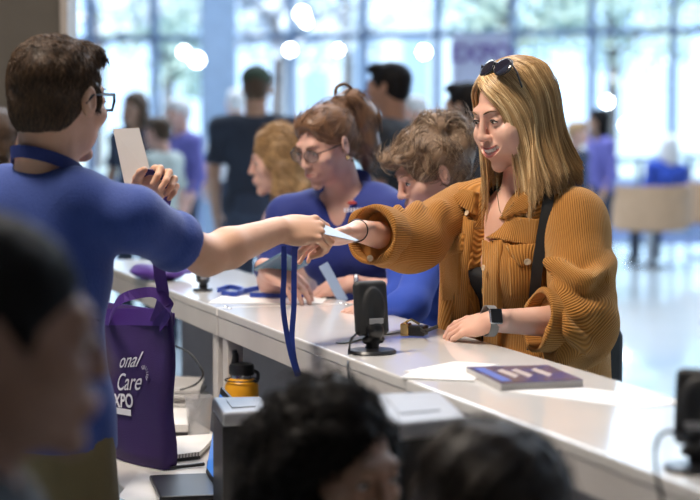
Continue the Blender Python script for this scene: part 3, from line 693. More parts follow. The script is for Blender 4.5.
# jacket
jk = {}
def jtorso(s, inf):
    s.frame(Wm['RT'], Wm['hip'], Wm['k']); T = Wm['T']/Wm['k']
    s.ell((0, 0, .0), (.195+inf, .138+inf, .18+inf), .03); s.ell((0, .0, T*.34), (.192+inf, .130+inf, .19+inf), .06)
    s.ell((0, .005, T*.66), (.182+inf, .132+inf, .16+inf), .05); s.cone((-.10, -.01, T*.91), (.10, -.01, T*.91), .06+inf, .06+inf, .05)
    for q in (-1, 1): s.ell((q*.07, .082, T*.63), (.065+inf, .055+inf, .065+inf), .04)
    s.cyl((0, .0, -.18), (0, 0, .1), .205+inf, .195+inf, .04)
    s.frame(); s.cone(at(461, 245, 4.86), at(459, 340, 4.86), .055, .06, .04); n_ = Wm['nk']+np.array([0, 0, -.005]); s.cone(n_, shR, .055, .068+inf, .05); s.cone(n_, shL, .060, .074+inf, .05); s.cone(n_+np.array([.03, .05, -.03]), shL+np.array([-.03, .05, -.03]), .07, .07, .05)
s = S(); jtorso(s, 0.0); T = Wm['T']/Wm['k']
def wf(P, A):
    q = (P-Wm['hip'])@Wm['RT']; x, y, z = q[..., 0], q[..., 1], q[..., 2]
    return A+.005*np.sin(x*26+3*z+1.5*np.sin(z*9))*np.exp(-((z-.15)/.25)**2)+.0035*np.sin(z*38+x*25)*np.exp(-((z-.36)/.10)**2)
s.warp(wf, Wm['hip']-.6, Wm['hip']+.8)
s.frame(Wm['RT'], Wm['hip'], Wm['k'])
s.cone((.01, .2, -.12), (.01, .2, T*.60), .085, .070, .006, 's', flat=(0, 1, 0), ff=1.0) if False else None
# front opening: narrow below, a V above
s.box((.032, .14, T*.22), (.018, .12, T*.44), .006, 's', np.array(Matrix.Rotation(.03, 3, 'Y')))
s.chain([(.024, .14, T*.60), (.0, .085, T*1.04)], (.016, .072), .008, 's')
s.cyl((0, .01, T*.97), (0, .03, T*1.14), .064, .08, .01, 's'); s.frame()
V, Q = s.mesh(.005)
q = (V-Wm['hip'])@Wm['RT']; th = np.arctan2(q[:, 0], q[:, 1]); rib = th*200/(2*PI); yk = q[:, 2] > T*.86*Wm['k']; rib = np.where(yk, q[:, 1]/.006+q[:, 2]/.006, rib)
jacket = mesh_np('jacket', V, Q, M['cord'], root, True, {'rib': rib})
def sleeve_rib(V, a, b, c, N, away):
    def seg(p0, p1):
        d = p1-p0; L_ = np.linalg.norm(d); u = d/L_; q = V-p0; h = q@u; t = np.clip(h/L_, 0, 1); dist = np.linalg.norm(q-t[:, None]*d, axis=1)
        x = nrm(-(away-u*np.dot(away, u))); y = np.cross(u, x); return dist, np.arctan2(q@y, q@x)
    d1, t1 = seg(a, b); d2, t2 = seg(b, c); w_ = 1/(1+np.exp(-(d1-d2)/.012)); return (t1*(1-w_)+t2*w_)*N/(2*PI)
def sleeve(a, b, c, end, N, folds, r0, r1, r2, name='sleeve', extra=None):
    s = S(); e = b+(c-b)*end; s.cone(a, b, r0, r1, .03); s.cone(b, e, r1, r2, .04)
    if extra: extra(s)
    for (p0, p1, rr, kk, md) in folds: s.chain(curve(p0, 5) if p1 is None else [p0, p1], [rr]*(len(curve(p0, 5)) if p1 is None else 2), kk, md)
    u = nrm(c-b); s.cyl(e-u*.005, e+u*.2, .1, .1, .008, 's')
    V, Q = s.mesh(.0042); return mesh_np(name, V, Q, M['cord'], jacket, True, {'rib': sleeve_rib(V, a, b, c, N, np.array([0, 1., 0]))}), e, u
def cuff(e, u, r, length, tilt, N):
    s = S(); u2 = nrm(u+np.array(tilt)); s.cyl(e-u2*length*.55, e+u2*length*.45, r*.95, r*1.08, .004, rnd=.006); s.cyl(e-u2*.2, e+u2*.2, r*.80, r*.90, .004, 's')
    def wf(P, A):
        q = P-e; return A+.003*np.sin(q[..., 0]*60+q[..., 2]*50)
    s.warp(wf, e-.2, e+.2)
    V, Q = s.mesh(.0032); x = nrm(np.cross(u2, [0, 1., .1])); y = np.cross(u2, x); q = V-e
    return mesh_np('cuff', V, Q, M['cord'], jacket, True, {'rib': np.arctan2(q@y, q@x)*N/(2*PI)}), u2
fo = lambda px, py, d: at(px, py, d)
# right arm (reaching to the left)
fr = [([fo(440, 205, 4.72), fo(432, 225, 4.68), fo(436, 250, 4.68)], None, .012, .024, 'u'), ([fo(418, 205, 4.68), fo(408, 228, 4.62), fo(412, 254, 4.64)], None, .011, .022, 'u'),
      ([fo(398, 208, 4.63), fo(392, 232, 4.58), fo(398, 256, 4.59)], None, .009, .018, 'u'), ([fo(384, 212, 4.58), fo(380, 235, 4.53), fo(386, 262, 4.54)], None, .008, .016, 'u')]
def exR(s): s.ell(fo(412, 250, 4.68), (.075, .06, .045), .04); s.ell(fo(385, 248, 4.6), (.05, .05, .045), .03)
o, e, u = sleeve(shR, elR, wrR, .60, 84, fr, .070, .064, .056, extra=exR); cR, uR = cuff(e+np.array([0, 0, .0]), u, .068, .075, (0, 0, -.10), 80)
# left arm (resting on the counter)
fl = [([fo(548, 262, 4.47), fo(586, 282, 4.41), fo(610, 262, 4.53)], None, .012, .030, 'u'), ([fo(552, 288, 4.43), fo(582, 314, 4.39), fo(606, 296, 4.47)], None, .014, .028, 'u'),
      ([fo(550, 306, 4.38), fo(570, 332, 4.36), fo(590, 348, 4.40)], None, .010, .020, 'u'), ([fo(556, 276, 4.39), fo(586, 298, 4.36), fo(606, 280, 4.44)], None, .004, .024, 's')]
def exL(s): s.ell(fo(582, 335, 4.47), (.062, .06, .08), .04); s.ell(fo(582, 285, 4.52), (.068, .07, .10), .04); s.ell(fo(560, 350, 4.43), (.045, .05, .05), .03); s.ell(fo(576, 235, 4.60), (.072, .08, .08), .05)
o, e, u = sleeve(shL, elL, wrL, .42, 92, fl, .074, .070, .060, extra=exL); cL, uL = cuff(e+np.array([0, 0, .0]), u, .072, .06, (0, 0, .12), 80)
# collar flaps, placket, pockets, buttons: laid on the jacket surface
def surf_snap(obj, P, off):     # nearest jacket vertex along its own normal direction
    Vj = jacketV; out = []
    for p in P:
        d = np.linalg.norm(Vj-p, axis=1); i = np.argsort(d)[:6]; out.append(Vj[i].mean(0)+jacketN[i].mean(0)*off)
    return out
jq = np.concatenate([V for V in [np.array([v.co for v in jacket.data.vertices])]])+worg(root); jacketV = jq
nn = np.array([v.normal for v in jacket.data.vertices]); jacketN = nn
def proj(px, py):               # point on the jacket under a photo pixel
    r = nrm(ray(px, py)); o = np.array([0, 0, CAMZ]); q = jacketV-o; h = q@r; dist = np.linalg.norm(q-h[:, None]*r, axis=1)
    ok = (jacketN@r < .1) & (dist < .008)
    if not ok.any(): ok = dist < dist.min()+.004
    i = np.argmin(np.where(ok, h, 99)); return o+r*h[i], jacketN[i]
def patch(name, poly, off, th, parent, ribdir=(1, 0), sub=10, bulge=0.0):
    # a cloth panel: bilinear patch over four photo corners, snapped to the jacket and given thickness
    c = [np.array(p, float) for p in poly]; V = []; n = sub
    for i in range(n+1):
        for j in range(n+1):
            a, b = i/n, j/n; p = (c[0]*(1-a)*(1-b)+c[1]*a*(1-b)+c[2]*a*b+c[3]*(1-a)*b); w_, N = proj(*p); V.append(w_)
    V = np.array(V).reshape(n+1, n+1, 3)
    for _ in range(3):
        Vn = V.copy(); Vn[1:-1, 1:-1] = (V[:-2, 1:-1]+V[2:, 1:-1]+V[1:-1, :-2]+V[1:-1, 2:])/4; Vn[1:-1, 0] = (V[:-2, 0]+V[2:, 0])/2; Vn[1:-1, -1] = (V[:-2, -1]+V[2:, -1])/2; Vn[0, 1:-1] = (V[0, :-2]+V[0, 2:])/2; Vn[-1, 1:-1] = (V[-1, :-2]+V[-1, 2:])/2; V = Vn
    du = V[1:, :].mean((0, 1))-V[:-1, :].mean((0, 1)); dv = V[:, 1:].mean((0, 1))-V[:, :-1].mean((0, 1)); N = nrm(np.cross(du, dv))
    if np.dot(N, np.array([0, 0, CAMZ])-V.mean((0, 1))) < 0: N = -N
    a_, b_ = np.meshgrid(np.linspace(0, 1, n+1), np.linspace(0, 1, n+1), indexing='ij'); bl = np.sin(a_*PI)*np.sin(b_*PI)*bulge
    top = V+N*(off+th+bl[..., None]); bot = V-N*.006; Vt = np.concatenate([top.reshape(-1, 3), bot.reshape(-1, 3)]); m_ = (n+1)**2; Fc = []
    idx = lambda i, j: i*(n+1)+j
    for i in range(n):
        for j in range(n): Fc.append((idx(i, j), idx(i+1, j), idx(i+1, j+1), idx(i, j+1))); Fc.append((m_+idx(i, j+1), m_+idx(i+1, j+1), m_+idx(i+1, j), m_+idx(i, j)))
    ring = [idx(i, 0) for i in range(n)]+[idx(n, j) for j in range(n)]+[idx(i, n) for i in range(n, 0, -1)]+[idx(0, j) for j in range(n, 0, -1)]
    for i in range(len(ring)): j = (i+1) % len(ring); Fc.append((ring[i], m_+ring[i], m_+ring[j], ring[j]))
    lu = np.linalg.norm(V[-1, n//2]-V[0, n//2]); lv = np.linalg.norm(V[n//2, -1]-V[n//2, 0]); rib = (a_*lu*ribdir[0]+b_*lv*ribdir[1])/.0068; rib = np.tile(rib.ravel(), 2)
    return mesh_np(name, Vt, np.array(Fc), M['cord'], parent, False, {'rib': rib})
# collar flaps
patch('collar', [(515, 193), (548, 184), (532, 212), (499, 224)], .010, .006, jacket, (.25, 1), bulge=.004)
patch('collar', [(468, 190), (478, 192), (478, 216), (452, 200)], .010, .006, jacket, (1, .3), bulge=.003)
patch('front_panel', [(488, 238), (508, 216), (541, 220), (541, 248)], .004, .004, jacket, (.3, 1))
patch('placket', [(484, 240), (502, 240), (500, 352), (486, 352)], .003, .004, jacket, (1, 0))
patch('placket', [(462, 214), (475, 222), (467, 352), (450, 352)], .002, .004, jacket, (1, 0))
patch('pocket', [(508, 258), (538, 258), (538, 298), (510, 298)], .002, .003, jacket, (1, 0), bulge=.003)
patch('pocket_flap', [(506, 246), (540, 244), (540, 262), (520, 268)], .006, .005, jacket, (1, .3), bulge=.004)
patch('pocket', [(440, 250), (462, 250), (460, 300), (444, 300)], .002, .003, jacket, (1, 0), bulge=.003)
patch('pocket_flap', [(438, 236), (466, 234), (464, 252), (444, 260)], .006, .005, jacket, (1, .3), bulge=.004)
def button(px, py, N=None, p=None, r=.0075, off=.009):
    if p is None: p, N = proj(px, py)
    N = nrm(N); x = nrm(np.cross(N, [0, 0, 1.])); y = np.cross(N, x); R = np.stack([x, y, N], 1); g = G()
    g.lathe(p+N*off, [(0, .0), (r*.9, 0), (r, .001), (r, .0022), (r*.8, .003), (r*.62, .0022), (0, .002)], 20, R); g.build('button', M['button'], jacket, True)
button(487, 268); button(471, 214, off=.012); button(441, 249, off=.014); button(499, 330); button(528, 262, off=.016)
cn = nrm(np.array([-.15, -1, -.1])); button(0, 0, cn, at(370, 258, 4.50), off=.001); button(0, 0, nrm(np.array([.1, -1, .1])), at(527, 262, 4.47), off=0)
# neck chain
g = G(); pts = curve([at(497, 178, 4.62), at(498, 200, 4.60), at(502, 214, 4.585), at(512, 205, 4.60), at(520, 188, 4.63)], 8); g.tube(pts, .0009, 5); g.sphere(at(502, 216, 4.58), .0028, 8); g.build('necklace', M['gold'], root, True)
# shoulder strap of a black bag, and the bag at her side
g = G(); sp = []; 
for (px, py) in ((549, 187), (551, 193), (548, 206), (544, 222), (541, 240), (538, 258), (536, 276), (534, 292), (533, 310), (532, 330), (532, 350)):
    p, N = proj(px, py); sp.append(p+np.array([-.1, -1, .1])*.010)
for _ in range(4): sp = [sp[0]]+[(sp[i-1]+2*sp[i]+sp[i+1])/4+np.array([0, -.001, 0]) for i in range(1, len(sp)-1)]+[sp[-1]]
sp = [sp[0]+np.array([.0, .05, .0])]+sp
g.ribbon(curve(sp, 3), (1, -.2, 0), .026, .003)
bagt = empty('shoulder_bag', (float(wloc[0]+.2), float(wloc[1]+.18), .75), 'black shoulder bag worn by the tan jacket woman, only its strap and edge showing', 'bag')
g.build('strap', M['strap'], bagt)
g = G(); c = at(574, 345, 4.90); Rb_ = rot(wyaw); g.box((c[0]+.0, c[1]+.02, .92), (.10, .30, .26), Rb_, .03); g.build('pouch', M['strap'], bagt)
# long straight blonde hair
def long_hair():
    R, t, sc = Wm['hR'], Wm['hp'], Wm['hs']; s = S(); s.frame(R, t, sc)
    s.ell((0, -.02, .034), (.078, .099, .084), .02); s.ell((0, -.045, -.05), (.072, .055, .10), .03); s.ell((-.06, -.02, -.06), (.02, .045, .10), .02)
    s.ell((0, .135, -.02), (.078, .096, .138), .012, 's'); s.ell((.0, .09, -.10), (.085, .1, .1), .01, 's'); s.frame()
    V, Q = s.mesh(.004); o = mesh_np('hair', V, Q, M['h_blond'], root, True, {'rnd': np.full(len(V), .2)})
    n = 3600; side = np.where(RNG.random(n) < .66, -1, 1); lay = RNG.random(n); uu = RNG.random(n)**1.15; y0 = .058-.165*uu+.004*RNG.normal(size=n)
    fr_ = np.where(side < 0, -40-4*RNG.random(n), -34-6*RNG.random(n)); phi = np.radians(fr_+(118-fr_)*(uu+.03*RNG.normal(size=n)))
    C = np.array([0, -.014, .026]); E = np.array([.080, .100, .086])+.012*lay[:, None]
    su = np.stack([np.full(n, .16)+.03*RNG.normal(size=n), (y0-C[1])/.105, np.zeros(n)], 1); su[:, 2] = np.sqrt(np.maximum(1-su[:, 0]**2-su[:, 1]**2, .05)); su /= np.linalg.norm(su, axis=1)[:, None]
    ru = np.stack([side*np.cos(phi), -np.sin(phi), np.full(n, -.12)], 1); ru /= np.linalg.norm(ru, axis=1)[:, None]
    om = np.arccos(np.clip((su*ru).sum(1), -1, 1)); K1, K2 = 11, 13; pts = []
    ff = np.radians(fr_); fore = np.clip(1-(phi-ff)/.6, 0, 1)
    for i in range(K1):
        tt = i/(K1-1); v = (np.sin((1-tt)*om)[:, None]*su+np.sin(tt*om)[:, None]*ru)/np.sin(om)[:, None]; v /= np.linalg.norm(v, axis=1)[:, None]; pts.append(C+v*E)
    base = pts[-1]; hdir = np.stack([side*np.cos(phi), -np.sin(phi), np.zeros(n)], 1); ln = (.160+.05*RNG.random(n)+.09*fore*RNG.random(n)**2)*np.where(side > 0, .95, 1.0)
    ph = RNG.random(n)*6.28; cph = np.round(phi*9)/9*7
    for i in range(1, K2):
        tt = i/(K2-1); z = ln*tt; fl_ = np.where(side < 0, .050, .0)*tt**1.5*(1-.8*fore); q = base+hdir*(fl_-.012*np.sin(tt*3.1))[:, None]
        q = q+np.stack([.004*np.sin(cph+tt*4), .005*np.sin(cph*1.3+tt*5)-(.050*(side < 0)+.012*(side > 0))*fore*np.sin(tt*1.57)*.9, -z], 1); q += .0012*RNG.normal(size=q.shape)*tt; pts.append(q)
    Pl = np.stack(pts, 1); Gd = R@np.array([0, 0, 1.]); Pw = t+(Pl*sc)@R.T
    # the falling part obeys gravity, not the tilt of the head
    b0 = Pw[:, K1-1:K1].copy(); rel = Pw[:, K1:]-b0; rel = rel@(rot(WY)@R.T).T; Pw[:, K1:] = b0+rel
    for _ in range(14): Pw[:, 6:-1] += .5*((Pw[:, 5:-2]+Pw[:, 7:])/2-Pw[:, 6:-1])
    clump = np.sin(phi*31+side)*.5+.5; rnd = np.clip(.12+.62*clump*RNG.random(n)+.32*RNG.random(n)*lay+.22*fore, 0, 1)
    K = Pl.shape[1]; rad = np.tile(.00125*(1-np.linspace(0, 1, K)**4*.75), (n, 1))
    strands_mesh('strands', Pw, rad, M['h_blond'], o, rnd)
long_hair()
# sunglasses pushed up on her hair
def sunglasses():
    R, t, sc = Wm['hR'], Wm['hp'], Wm['hs']; R2 = R@np.array(Matrix.Rotation(.85, 3, 'X')); o0 = t+R@(np.array([-.026, .046, .117])*sc)
    par = empty('sunglasses', tuple(o0), 'dark sunglasses pushed up on top of the blonde hair', 'sunglasses'); w = lambda p: o0+R2@np.array(p, float)
    fm = None
    for q in (-1, 1):
        g = G(); V_, F_ = ellpts(.027, .0025, .022, 20); g.add([w((q*.031+v[0], v[1]-abs(v[0]+q*.03)*.12, v[2])) for v in V_], F_); g.build('lens', M['lens'], par, True)
        g = G(); g.tube([w((q*.031+.028*math.cos(a), -.002-abs(.028*math.cos(a)+q*.03)*.12, .023*math.sin(a))) for a in np.linspace(0, 2*PI, 21)], .0022, 6); g.tube([w((q*.058, -.004, .008)), w((q*.072, -.02, -.006)), w((q*.076, -.05, -.03))], .0022, 6); g.build('rim', M['blackp'], par, True)
    g = G(); g.tube([w((-.006, 0, .008)), w((0, .003, .010)), w((.006, 0, .008))], .0022, 6); g.build('bridge', M['blackp'], par, True)
sunglasses()
# smartwatch on her left wrist
wt = empty('smartwatch', tuple(wrL), 'black-faced square smartwatch on her wrist beside the counter', 'watch')
fu = nrm(wrL-elL); zz = nrm(np.array([0, -.88, .35])-fu*np.dot([0, -.88, .35], fu)); xx = np.cross(fu, zz); cW = at(489.5, 321, 4.385)
g = G(); g.ribbon([cW+(.0315*zz*math.cos(a)*1.05+.035*xx*math.sin(a)) for a in np.linspace(0, 2*PI, 33)], fu, .020, .002); g.build('strap', M['grey'], wt, True)
Rw = np.stack([fu, xx, zz], 1); g = G(); g.box(cW+zz*.0375, (.030, .036, .010), Rw, .004); cs = g.build('case', M['silver'], wt, True)
g = G(); g.box(cW+zz*.0430, (.027, .033, .003), Rw, .0014); g.build('face', M['blackp'], cs)
# wristband on her right wrist
g = G(); ur = nrm(wrR-elR); x1 = nrm(np.cross(ur, [0, 0, 1.])); y1 = np.cross(ur, x1); cB = wrR+ur*.005
g.tube([cB+(x1*.031*math.cos(a)+y1*.026*math.sin(a)) for a in np.linspace(0, 2*PI, 25)], .0015, 6, cap=False); tag(g.build('hair_tie', M['blackp'], None, True), 'thin black hair tie around the reaching wrist', 'hair tie')
# ================================================================== MAN IN ROYAL BLUE
md = 4.05; mloc = np.array([at(52, 200, md)[0], md, 0]); myaw = math.radians(-38)
mshR = at(132, 219, 4.00); melR = at(206, 256, 4.17); mwrR = at(279, 230, 4.35)
mshL = at(8, 215, 4.24); melL = at(75, 250, 4.42); mwrL = at(140, 196, 4.40)
mhp = at(60, 98, 4.06)
def mfold(s):
    for p0, p1, r, md_ in (((60, 290), (112, 330), .006, 'u'),):
        s.cone(at(*p0, 3.90), at(*p1, 3.88), r, r*.5, .02, md_)
Mn = human('person', 'man in a royal blue shirt and glasses seen from behind at the left', mloc, myaw, 1.80, head=dict(pos=mhp, yaw=math.radians(-31), pitch=-.06, roll=.02, s=1.08),
    arms={'R': (mshR, melR, mwrR), 'L': (mshL, melL, mwrL)}, skin='skin_m', shirt='royal', sleeve=.50, pants='khaki', hair=('short', 'h_brown'), fem=False, res=.009, hres=.0028,
    neck=at(44, 176, 4.07), hip=np.array([mloc[0]-.035, mloc[1]-.0, .95]), build=1.0, nstr=16000, long=True, armr=1.1, shirt_fn=mfold,
    hands={'R': dict(dir=at(322, 229, 4.39)-at(279, 230, 4.35), back=(.1, -.70, .70), curl=(.75, .80, .85, .90), thumb=(.35, .85, -.6), tcurl=.5, res=.0026, s=1.08),
           'L': dict(dir=at(165, 178, 4.36)-at(143, 196, 4.40), back=(.25, .6, .6), curl=(.8, .8, .8, .8), res=.003, s=.98)})
mr = Mn['root']; R, t, sc = Mn['hR'], Mn['hp'], Mn['hs']; w = lambda p: t+R@(np.array(p, float)*sc)
gt = empty('eyeglasses', tuple(w((0, .1, 0))), 'black rectangular eyeglasses on the man in royal blue', 'glasses')
for q in (-1, 1):
    g = G(); rc = [(q*.034+a, .104-abs(q*.034+a)*.2, b) for a, b in ((-.025, .014), (.025, .014), (.026, 0), (.021, -.017), (-.021, -.017), (-.026, 0), (-.025, .014))]
    g.tube([w(p) for p in rc], .0034, 6); g.tube([w((q*.059, .092, .011)), w((q*.078, .07, .011)), w((q*.082, .0, .008)), w((q*.08, -.02, -.01))], .0024, 6); g.build('frame', M['blackp'], gt, True)
g = G(); g.tube([w((-.009, .099, .006)), w((0, .104, .008)), w((.009, .099, .006))], .002, 6); g.build('bridge', M['blackp'], gt, True)
# lanyard round his neck
nkm = Mn['nk']; n0 = nkm-nrm(nkm-Mn['hip'])*.05; n1 = Mn['hp']+Mn['hR']@(np.array([0, -.03, -.055])*Mn['hs']); zl = at(50, 151, 4.0)[2]; cN = n0+(n1-n0)*((zl-n0[2])/(n1[2]-n0[2])); rN = .0735
g = G(); bk = -(rot(myaw)@np.array([0, 1., 0])); rt = rot(myaw)@np.array([1., 0, 0]); pts = []
for a in np.radians(np.linspace(-115, 115, 25)): pts.append(cN+rN*(bk*math.cos(a)+rt*math.sin(a))+np.array([0, 0, -.030*(1-math.cos(a))]))
f_ = -bk; pts = [pts[0]+f_*.05-rt*.0+np.array([0, 0, -.10])]+pts+[pts[-1]+f_*.05+np.array([0, 0, -.10])]
g.ribbon(pts, (0, 0, 1), .026, .003); tag(g.build('neck_lanyard', M['navyl']), 'navy ribbon lanyard around the neck of the man in royal blue', 'lanyard')
# card held in his raised hand
a, b, c, d = at(113, 129, 4.48), at(139, 128, 4.50), at(153, 182, 4.46), at(125, 186, 4.44); nv = nrm(np.cross(b-a, d-a))*.001
g = G(); g.add([p+nv for p in (a, b, c, d)]+[p-nv for p in (a, b, c, d)], [(3, 2, 1, 0), (4, 5, 6, 7), (0, 1, 5, 4), (1, 2, 6, 5), (2, 3, 7, 6), (3, 0, 4, 7)]); tag(g.build('paper_card', M['paper2']), 'blank upright paper card held over the shoulder of the man', 'card')
g = G(); g.ribbon(curve([at(135, 180, 4.36), at(148, 172, 4.34), at(160, 176, 4.33), at(168, 186, 4.33), at(168, 196, 4.36)], 6), (0, -.7, .7), .016, .003); bandg = g
# ================================================================== EXCHANGED CARD AND HANGING LANYARD
g = G(); a, b, c = at(324, 224, 4.40), at(359, 237, 4.38), at(323, 238, 4.36)
g.prism([(0, 0)]*0+[(0, 0), (.09, .01), (.085, .016), (.0, .035)], 0, .0015)
Vv = np.array(g.v); ex = nrm(b-a); ey = nrm((c-a)-ex*np.dot(c-a, ex)); ez = np.cross(ex, ey); Vv = a+Vv[:, :1]*ex+Vv[:, 1:2]*ey+Vv[:, 2:]*ez; g.v = [tuple(v) for v in Vv]
tag(g.build('badge_card', mat('pale_blue_card', (.45, .60, .80), .3)), 'pale blue badge card passing between the two hands', 'card')
ly = empty('hanging_lanyard', tuple(at(290, 250, 4.38)), 'long blue ribbon lanyard dangling from the joined hands', 'lanyard')
g = G(); g.ribbon(curve([at(284, 246, 4.36), at(284, 275, 4.36), at(283, 305, 4.36), at(287, 335, 4.36), at(292, 358, 4.355), at(298, 376, 4.35)], 8), (1, -.25, 0), .0125, .001); g.build('ribbon', M['bluel'], ly)
g = G(); g.ribbon(curve([at(295, 246, 4.40), at(294, 275, 4.40), at(294, 305, 4.39), at(292, 335, 4.38), at(294, 358, 4.365), at(299, 376, 4.36)], 8), (1, .25, 0), .0125, .001); g.build('ribbon', M['bluel'], ly)
# ================================================================== PURPLE TOTE BAG
def tote():
    z0 = DT; cR = onz(163, 471, z0); cL = onz(96, 452, z0); dx = nrm(cR-cL); W_ = .33; dn = nrm(np.cross([0, 0, 1.], dx)); H_ = .375; o0 = cR-dx*W_
    t = empty('tote_bag', tuple(o0+dx*W_/2+dn*.04), 'purple fabric tote bag with white script lettering standing on the desk', 'bag')
    s = S(); R = np.stack([dx, dn, [0, 0, 1]], 1); th = .035; V = []; Fc = []; n = 14; m_ = 12
    def P(side, i, j):     # side 0 front, 1 back
        a = i/n; b = j/m_; top = .012*a*b*b; x = a*(W_+.018*b); bul = math.sin(a*PI)*(.012+.01*math.sin(b*5)); y = (-(bul) if side == 0 else th*(1-b*.35)+bul); z = b*H_*(1-.0*a)+(.03*(a-.5)*b)*(0 if side else 1); return o0+R@np.array([x+.004*math.sin(b*9), y+(.01*b if side == 0 else 0)+.004*math.sin(b*11+a*7), z+.002])
    for side in (0, 1):
        b0 = len(V)
        for i in range(n+1):
            for j in range(m_+1): V.append(P(side, i, j))
        for i in range(n):
            for j in range(m_):
                q = [b0+i*(m_+1)+j, b0+(i+1)*(m_+1)+j, b0+(i+1)*(m_+1)+j+1, b0+i*(m_+1)+j+1]; Fc.append(tuple(q if side == 0 else q[::-1]))
    B = (n+1)*(m_+1); I = lambda s_, i, j: s_*B+i*(m_+1)+j
    for j in range(m_): Fc.append((I(0, n, j), I(1, n, j), I(1, n, j+1), I(0, n, j+1))); Fc.append((I(1, 0, j), I(0, 0, j), I(0, 0, j+1), I(1, 0, j+1)))
    for i in range(n): Fc.append((I(1, i, 0), I(1, i+1, 0), I(0, i+1, 0), I(0, i, 0)))
    body = mesh_np('body', np.array(V), np.array(Fc), M['purple'], t)
    md = body.modifiers.new('s', 'SOLIDIFY'); md.thickness = .0015
    # hem band
    g = G(); g.ribbon([P(0, i, m_)*.0+P(0, i, 11.35)+dn*-.0025 for i in range(n+1)], (0, 0, 1), .042, .002); g.build('hem', M['purple2'], t)
    g = G(); g.ribbon([P(1, i, 11.6)+dn*.003 for i in range(n+1)], (0, 0, 1), .03, .002); g.build('hem', M['purple2'], t)
    # handle: up towards the raised hand
    p0 = P(0, 11.4, 11); top = at(158, 196, 4.42)
    g = G(); pr = [p0, at(163, 298, 4.56), at(160, 275, 4.53), at(158, 250, 4.49), at(160, 225, 4.45), at(165, 200, 4.40), at(168, 188, 4.37)]
    g.ribbon(curve(pr, 6), (1, .1, 0), .028, .002); g.build('handle', M['purple2'], t)
    g = G(); pr = [P(0, 12.6, 10.6)+dn*-.004, at(170, 312, 4.55), at(165, 300, 4.545), at(150, 292, 4.55), at(120, 300, 4.56), P(0, 3, 11)+dn*-.004]
    g.ribbon(curve(pr, 6), (.1, .2, 1), .024, .002); g.build('handle', M['purple2'], t)
    # lettering
    def text(body_, px_off, z, size, shear=0, off=0, mm='print', font_off=0.0):
        c = D.curves.new('lettering', 'FONT'); c.body = body_; c.size = size; c.shear = shear; c.extrude = .0003; c.offset = font_off; c.align_x = 'RIGHT'
        tmp = D.objects.new('tmp', c); COL.objects.link(tmp); dg = bpy.context.evaluated_depsgraph_get(); dg.update(); me = D.meshes.new_from_object(tmp.evaluated_get(dg)); D.objects.remove(tmp)
        me.materials.clear(); me.materials.append(M[mm]); co = np.array([v.co for v in me.vertices]); 
        def surf(x, z_):
            a = np.clip(x/(W_+.018*z_/H_), 0, 1)*n; b = z_/H_*m_; return P(0, a, b)
        W2 = np.array([surf(W_+px_off+p[0], z+p[1]+.08*p[0])-dn*(.0035+p[2]) for p in co])-worg(t)
        for v, p in zip(me.vertices, W2): v.co = p
        o = D.objects.new('lettering', me); COL.objects.link(o); o.parent = t; return o
    text('onal', -.096, .236, .052, .35); text('Care', -.074, .182, .060, .35); text('XPO', -.108, .138, .046, 0, font_off=.0010)
    g = G()
    for k in range(9): a = k*PI/8-.9; c_ = P(0, 11.0, 7.1)-dn*.006; g.tube([c_+R@np.array([math.cos(a)*.010, 0, math.sin(a)*.010]), c_+R@np.array([math.cos(a)*.020, 0, math.sin(a)*.020])], .0007, 4)
    g.build('printed_sunburst', M['print'], t); g = G(); p_ = [P(0, i, 3.95)-dn*.005 for i in np.linspace(4.2, 8.8, 9)]; g.ribbon(p_, (0, 0, 1), .015, .001); g.build('printed_bar', M['print'], t)
    return t
tote()
bandg.v and tag(bandg.build('purple_wristband', M['purple']), 'purple fabric handle looped over the raised fingers', 'strap')
# folded purple bag on the far counter
s = S(); c = onz(160, 279, CT)+np.array([0, 0, .025]); s.ell(c, (.10, .13, .022), .01); s.ell(c+np.array([.03, -.03, .012]), (.06, .05, .018), .01)
s.warp(lambda P, A: A+.005*np.sin(P[..., 0]*70+P[..., 1]*30), c-.3, c+.3); V, Q = s.mesh(.005); V[:, 2] = np.maximum(V[:, 2], CT+.001)
tag(centre(mesh_np('folded_tote_bag', V, Q, M['purple2'])), 'crumpled purple tote bag lying flat on the far left counter', 'bag')
# ================================================================== OTHER STAFF AND VISITORS
# ponytail woman
pd = 5.62; ploc = np.array([at(344, 200, pd)[0]+.10, pd+.12, 0])
def pony_face(Hm, par):
    R, t, sc = Hm['hR'], Hm['hp'], Hm['hs']; w = lambda p: t+R@(np.array(p, float)*sc); gt = empty('eyeglasses', tuple(w((0, .1, 0))), 'dark rimmed eyeglasses on the ponytail woman', 'glasses')
    for q in (-1, 1):
        g = G(); V_, F_ = ellpts(.025, .0012, .018, 18); g.add([w((q*.033+v[0], .106+v[1]-abs(v[0]+q*.033)*.2, v[2]-.004)) for v in V_], F_); g.build('lens', M['glasslens'], gt, True)
        g = G(); g.tube([w((q*.033+.026*math.cos(a), .106-abs(q*.033+.026*math.cos(a))*.2, -.004+.019*math.sin(a))) for a in np.linspace(0, 2*PI, 21)], .0014, 6); g.tube([w((q*.058, .095, .004)), w((q*.077, .06, .006)), w((q*.08, -.01, .002))], .002, 6); g.build('frame', M['lash'], gt, True)
    g = G(); g.sphere(w((-.08, -.002, -.045)), .006, 10); g.sphere(w((.08, -.002, -.045)), .006, 10); tag(g.build('earring', M['gold'], None, True), 'gold drop earrings of the ponytail woman', 'earrings')
